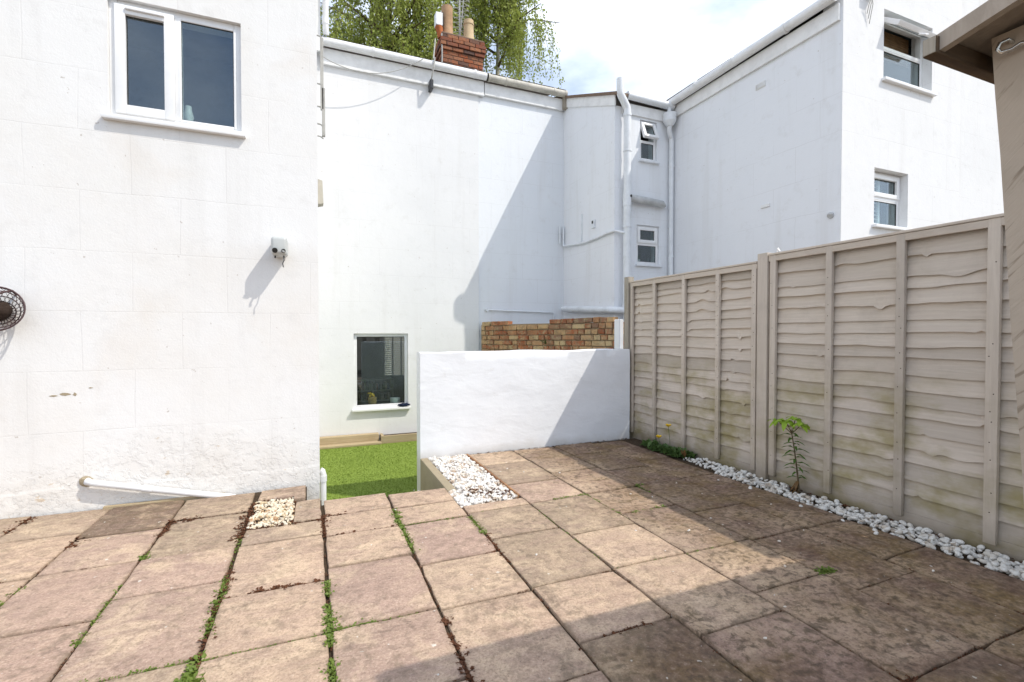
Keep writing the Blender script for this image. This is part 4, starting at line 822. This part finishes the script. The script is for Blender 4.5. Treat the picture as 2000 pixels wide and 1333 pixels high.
# poppy clump
t = thing('poppy_clump', 'low green poppy clump with two yellow flowers beside the fence', 'plant', (3.33, 3.95, 0))
V, F = leafcloud([(3.35+random.gauss(0, .035), random.uniform(3.62, 4.22), .0, random.uniform(.7, 1.4)) for _ in range(90)], .062, 6, .02, (.1, 1.2)); MB().add(V, F).build('foliage', 'leaf_poppy', t)
for (x, y, z) in ((3.31, 3.85, .265), (3.29, 3.97, .13)):
    fl_ = MB().tube([(x+.03, y, .0), (x+.02, y, z*.5), (x, y, z)], .0022, 5).build('flower_stem', 'leaf_poppy', t); m = MB()
    for k in range(5):
        a = k*1.257; d = Vector((math.cos(a)*.8, math.sin(a)*.8, .75)); c = Vector((x, y, z)); sd = Vector((-math.sin(a), math.cos(a), 0))*.022
        m.add([c, c+d*.026+sd, c+d*.040, c+d*.026-sd], [(0, 1, 2, 3)])
    m.build('flower', 'flower_yellow', fl_)
for i in range(4): V, F = leaf(Vector((3.31, 3.62, .01)), (random.uniform(-.6, .2), random.uniform(-.5, .5), .6), random.uniform(.07, .11), .012, .1); MB().add(V, F).build('dead_leaf', 'leaf_dead', t)

# birch trees behind the roofs
def birch(x, y, H, seed, label, spread, zmin, nl, strands):
    rr = np.random.default_rng(seed); t = thing('birch_tree', label, 'tree', (x, y, -.6), 'birches behind the roofs')
    tr = [(x+.25*math.sin(i*.7+seed)*i/10, y+.2*math.cos(i*.9)*i/10, -.6+H*i/10) for i in range(11)]
    MB().tube(tr, [.17*(1-i/10.5)+.015 for i in range(11)], 10).build('trunk', 'bark', t, 60)
    br = MB(); C = []; ND = []
    for i in range(strands[0]):
        u = rr.uniform(.42, .97); b = Vector(tr[int(u*10)]).lerp(Vector(tr[min(10, int(u*10)+1)]), u*10 % 1); a = rr.uniform(0, 2*math.pi); reach = spread*rr.uniform(.45, 1.05)*(1.15-.75*abs(u-.62)*1.6)
        p1 = b+Vector((math.cos(a)*reach*.5, math.sin(a)*reach*.5, reach*.42)); p2 = b+Vector((math.cos(a)*reach, math.sin(a)*reach, reach*.36)); br.tube([b, p1, p2], [.05, .03, .01], 5, False)
        for j in range(strands[1]):
            f = rr.uniform(.25, 1.); q = b.lerp(p1, f*2) if f < .5 else p1.lerp(p2, f*2-1); ln = rr.uniform(.7, 2.6); sx, sy = rr.normal(0, .22), rr.normal(0, .22); n_ = int(ln*nl)
            uu = np.sort(rr.uniform(0, 1, n_)); pts = np.stack([q.x+sx*np.sqrt(uu)*ln*.6+rr.normal(0, .075, n_), q.y+sy*np.sqrt(uu)*ln*.6+rr.normal(0, .075, n_), q.z-uu*ln+rr.normal(0, .04, n_)], 1); C.append(pts)
            br.tube([q, q+Vector((sx*.7*ln*.6, sy*.7*ln*.6, -ln*.5)), q+Vector((sx*ln*.6, sy*ln*.6, -ln))], [.008, .006, .003], 3, False)
    br.build('branches', 'stem', t)
    P_ = np.concatenate(C); P_ = P_[P_[:, 2] > zmin]; n_ = len(P_); d1 = rr.normal(0, 1, (n_, 3)); d1[:, 2] -= .8; d1 /= np.linalg.norm(d1, axis=1)[:, None]; d2 = np.cross(d1, rr.normal(0, 1, (n_, 3))); d2 /= np.linalg.norm(d2, axis=1)[:, None]; s_ = rr.uniform(.028, .056, (n_, 1))
    V = np.stack([P_-d1*s_, P_+d2*s_*.62, P_+d1*s_, P_-d2*s_*.62], 1).reshape(-1, 3); rawmesh('crown', V, np.arange(4*n_).reshape(-1, 4), 'leaf_birch', t)
    return n_
birch(2.05, 15.0, 15.5, 3, 'birch with dense foliage and pale trunk behind the white gutter', 3.0, 6.8, 50, (64, 14))
birch(5.75, 15.4, 15.0, 9, 'weeping birch with drooping outer twigs behind the brick chimney', 2.45, 6.8, 46, (52, 14))
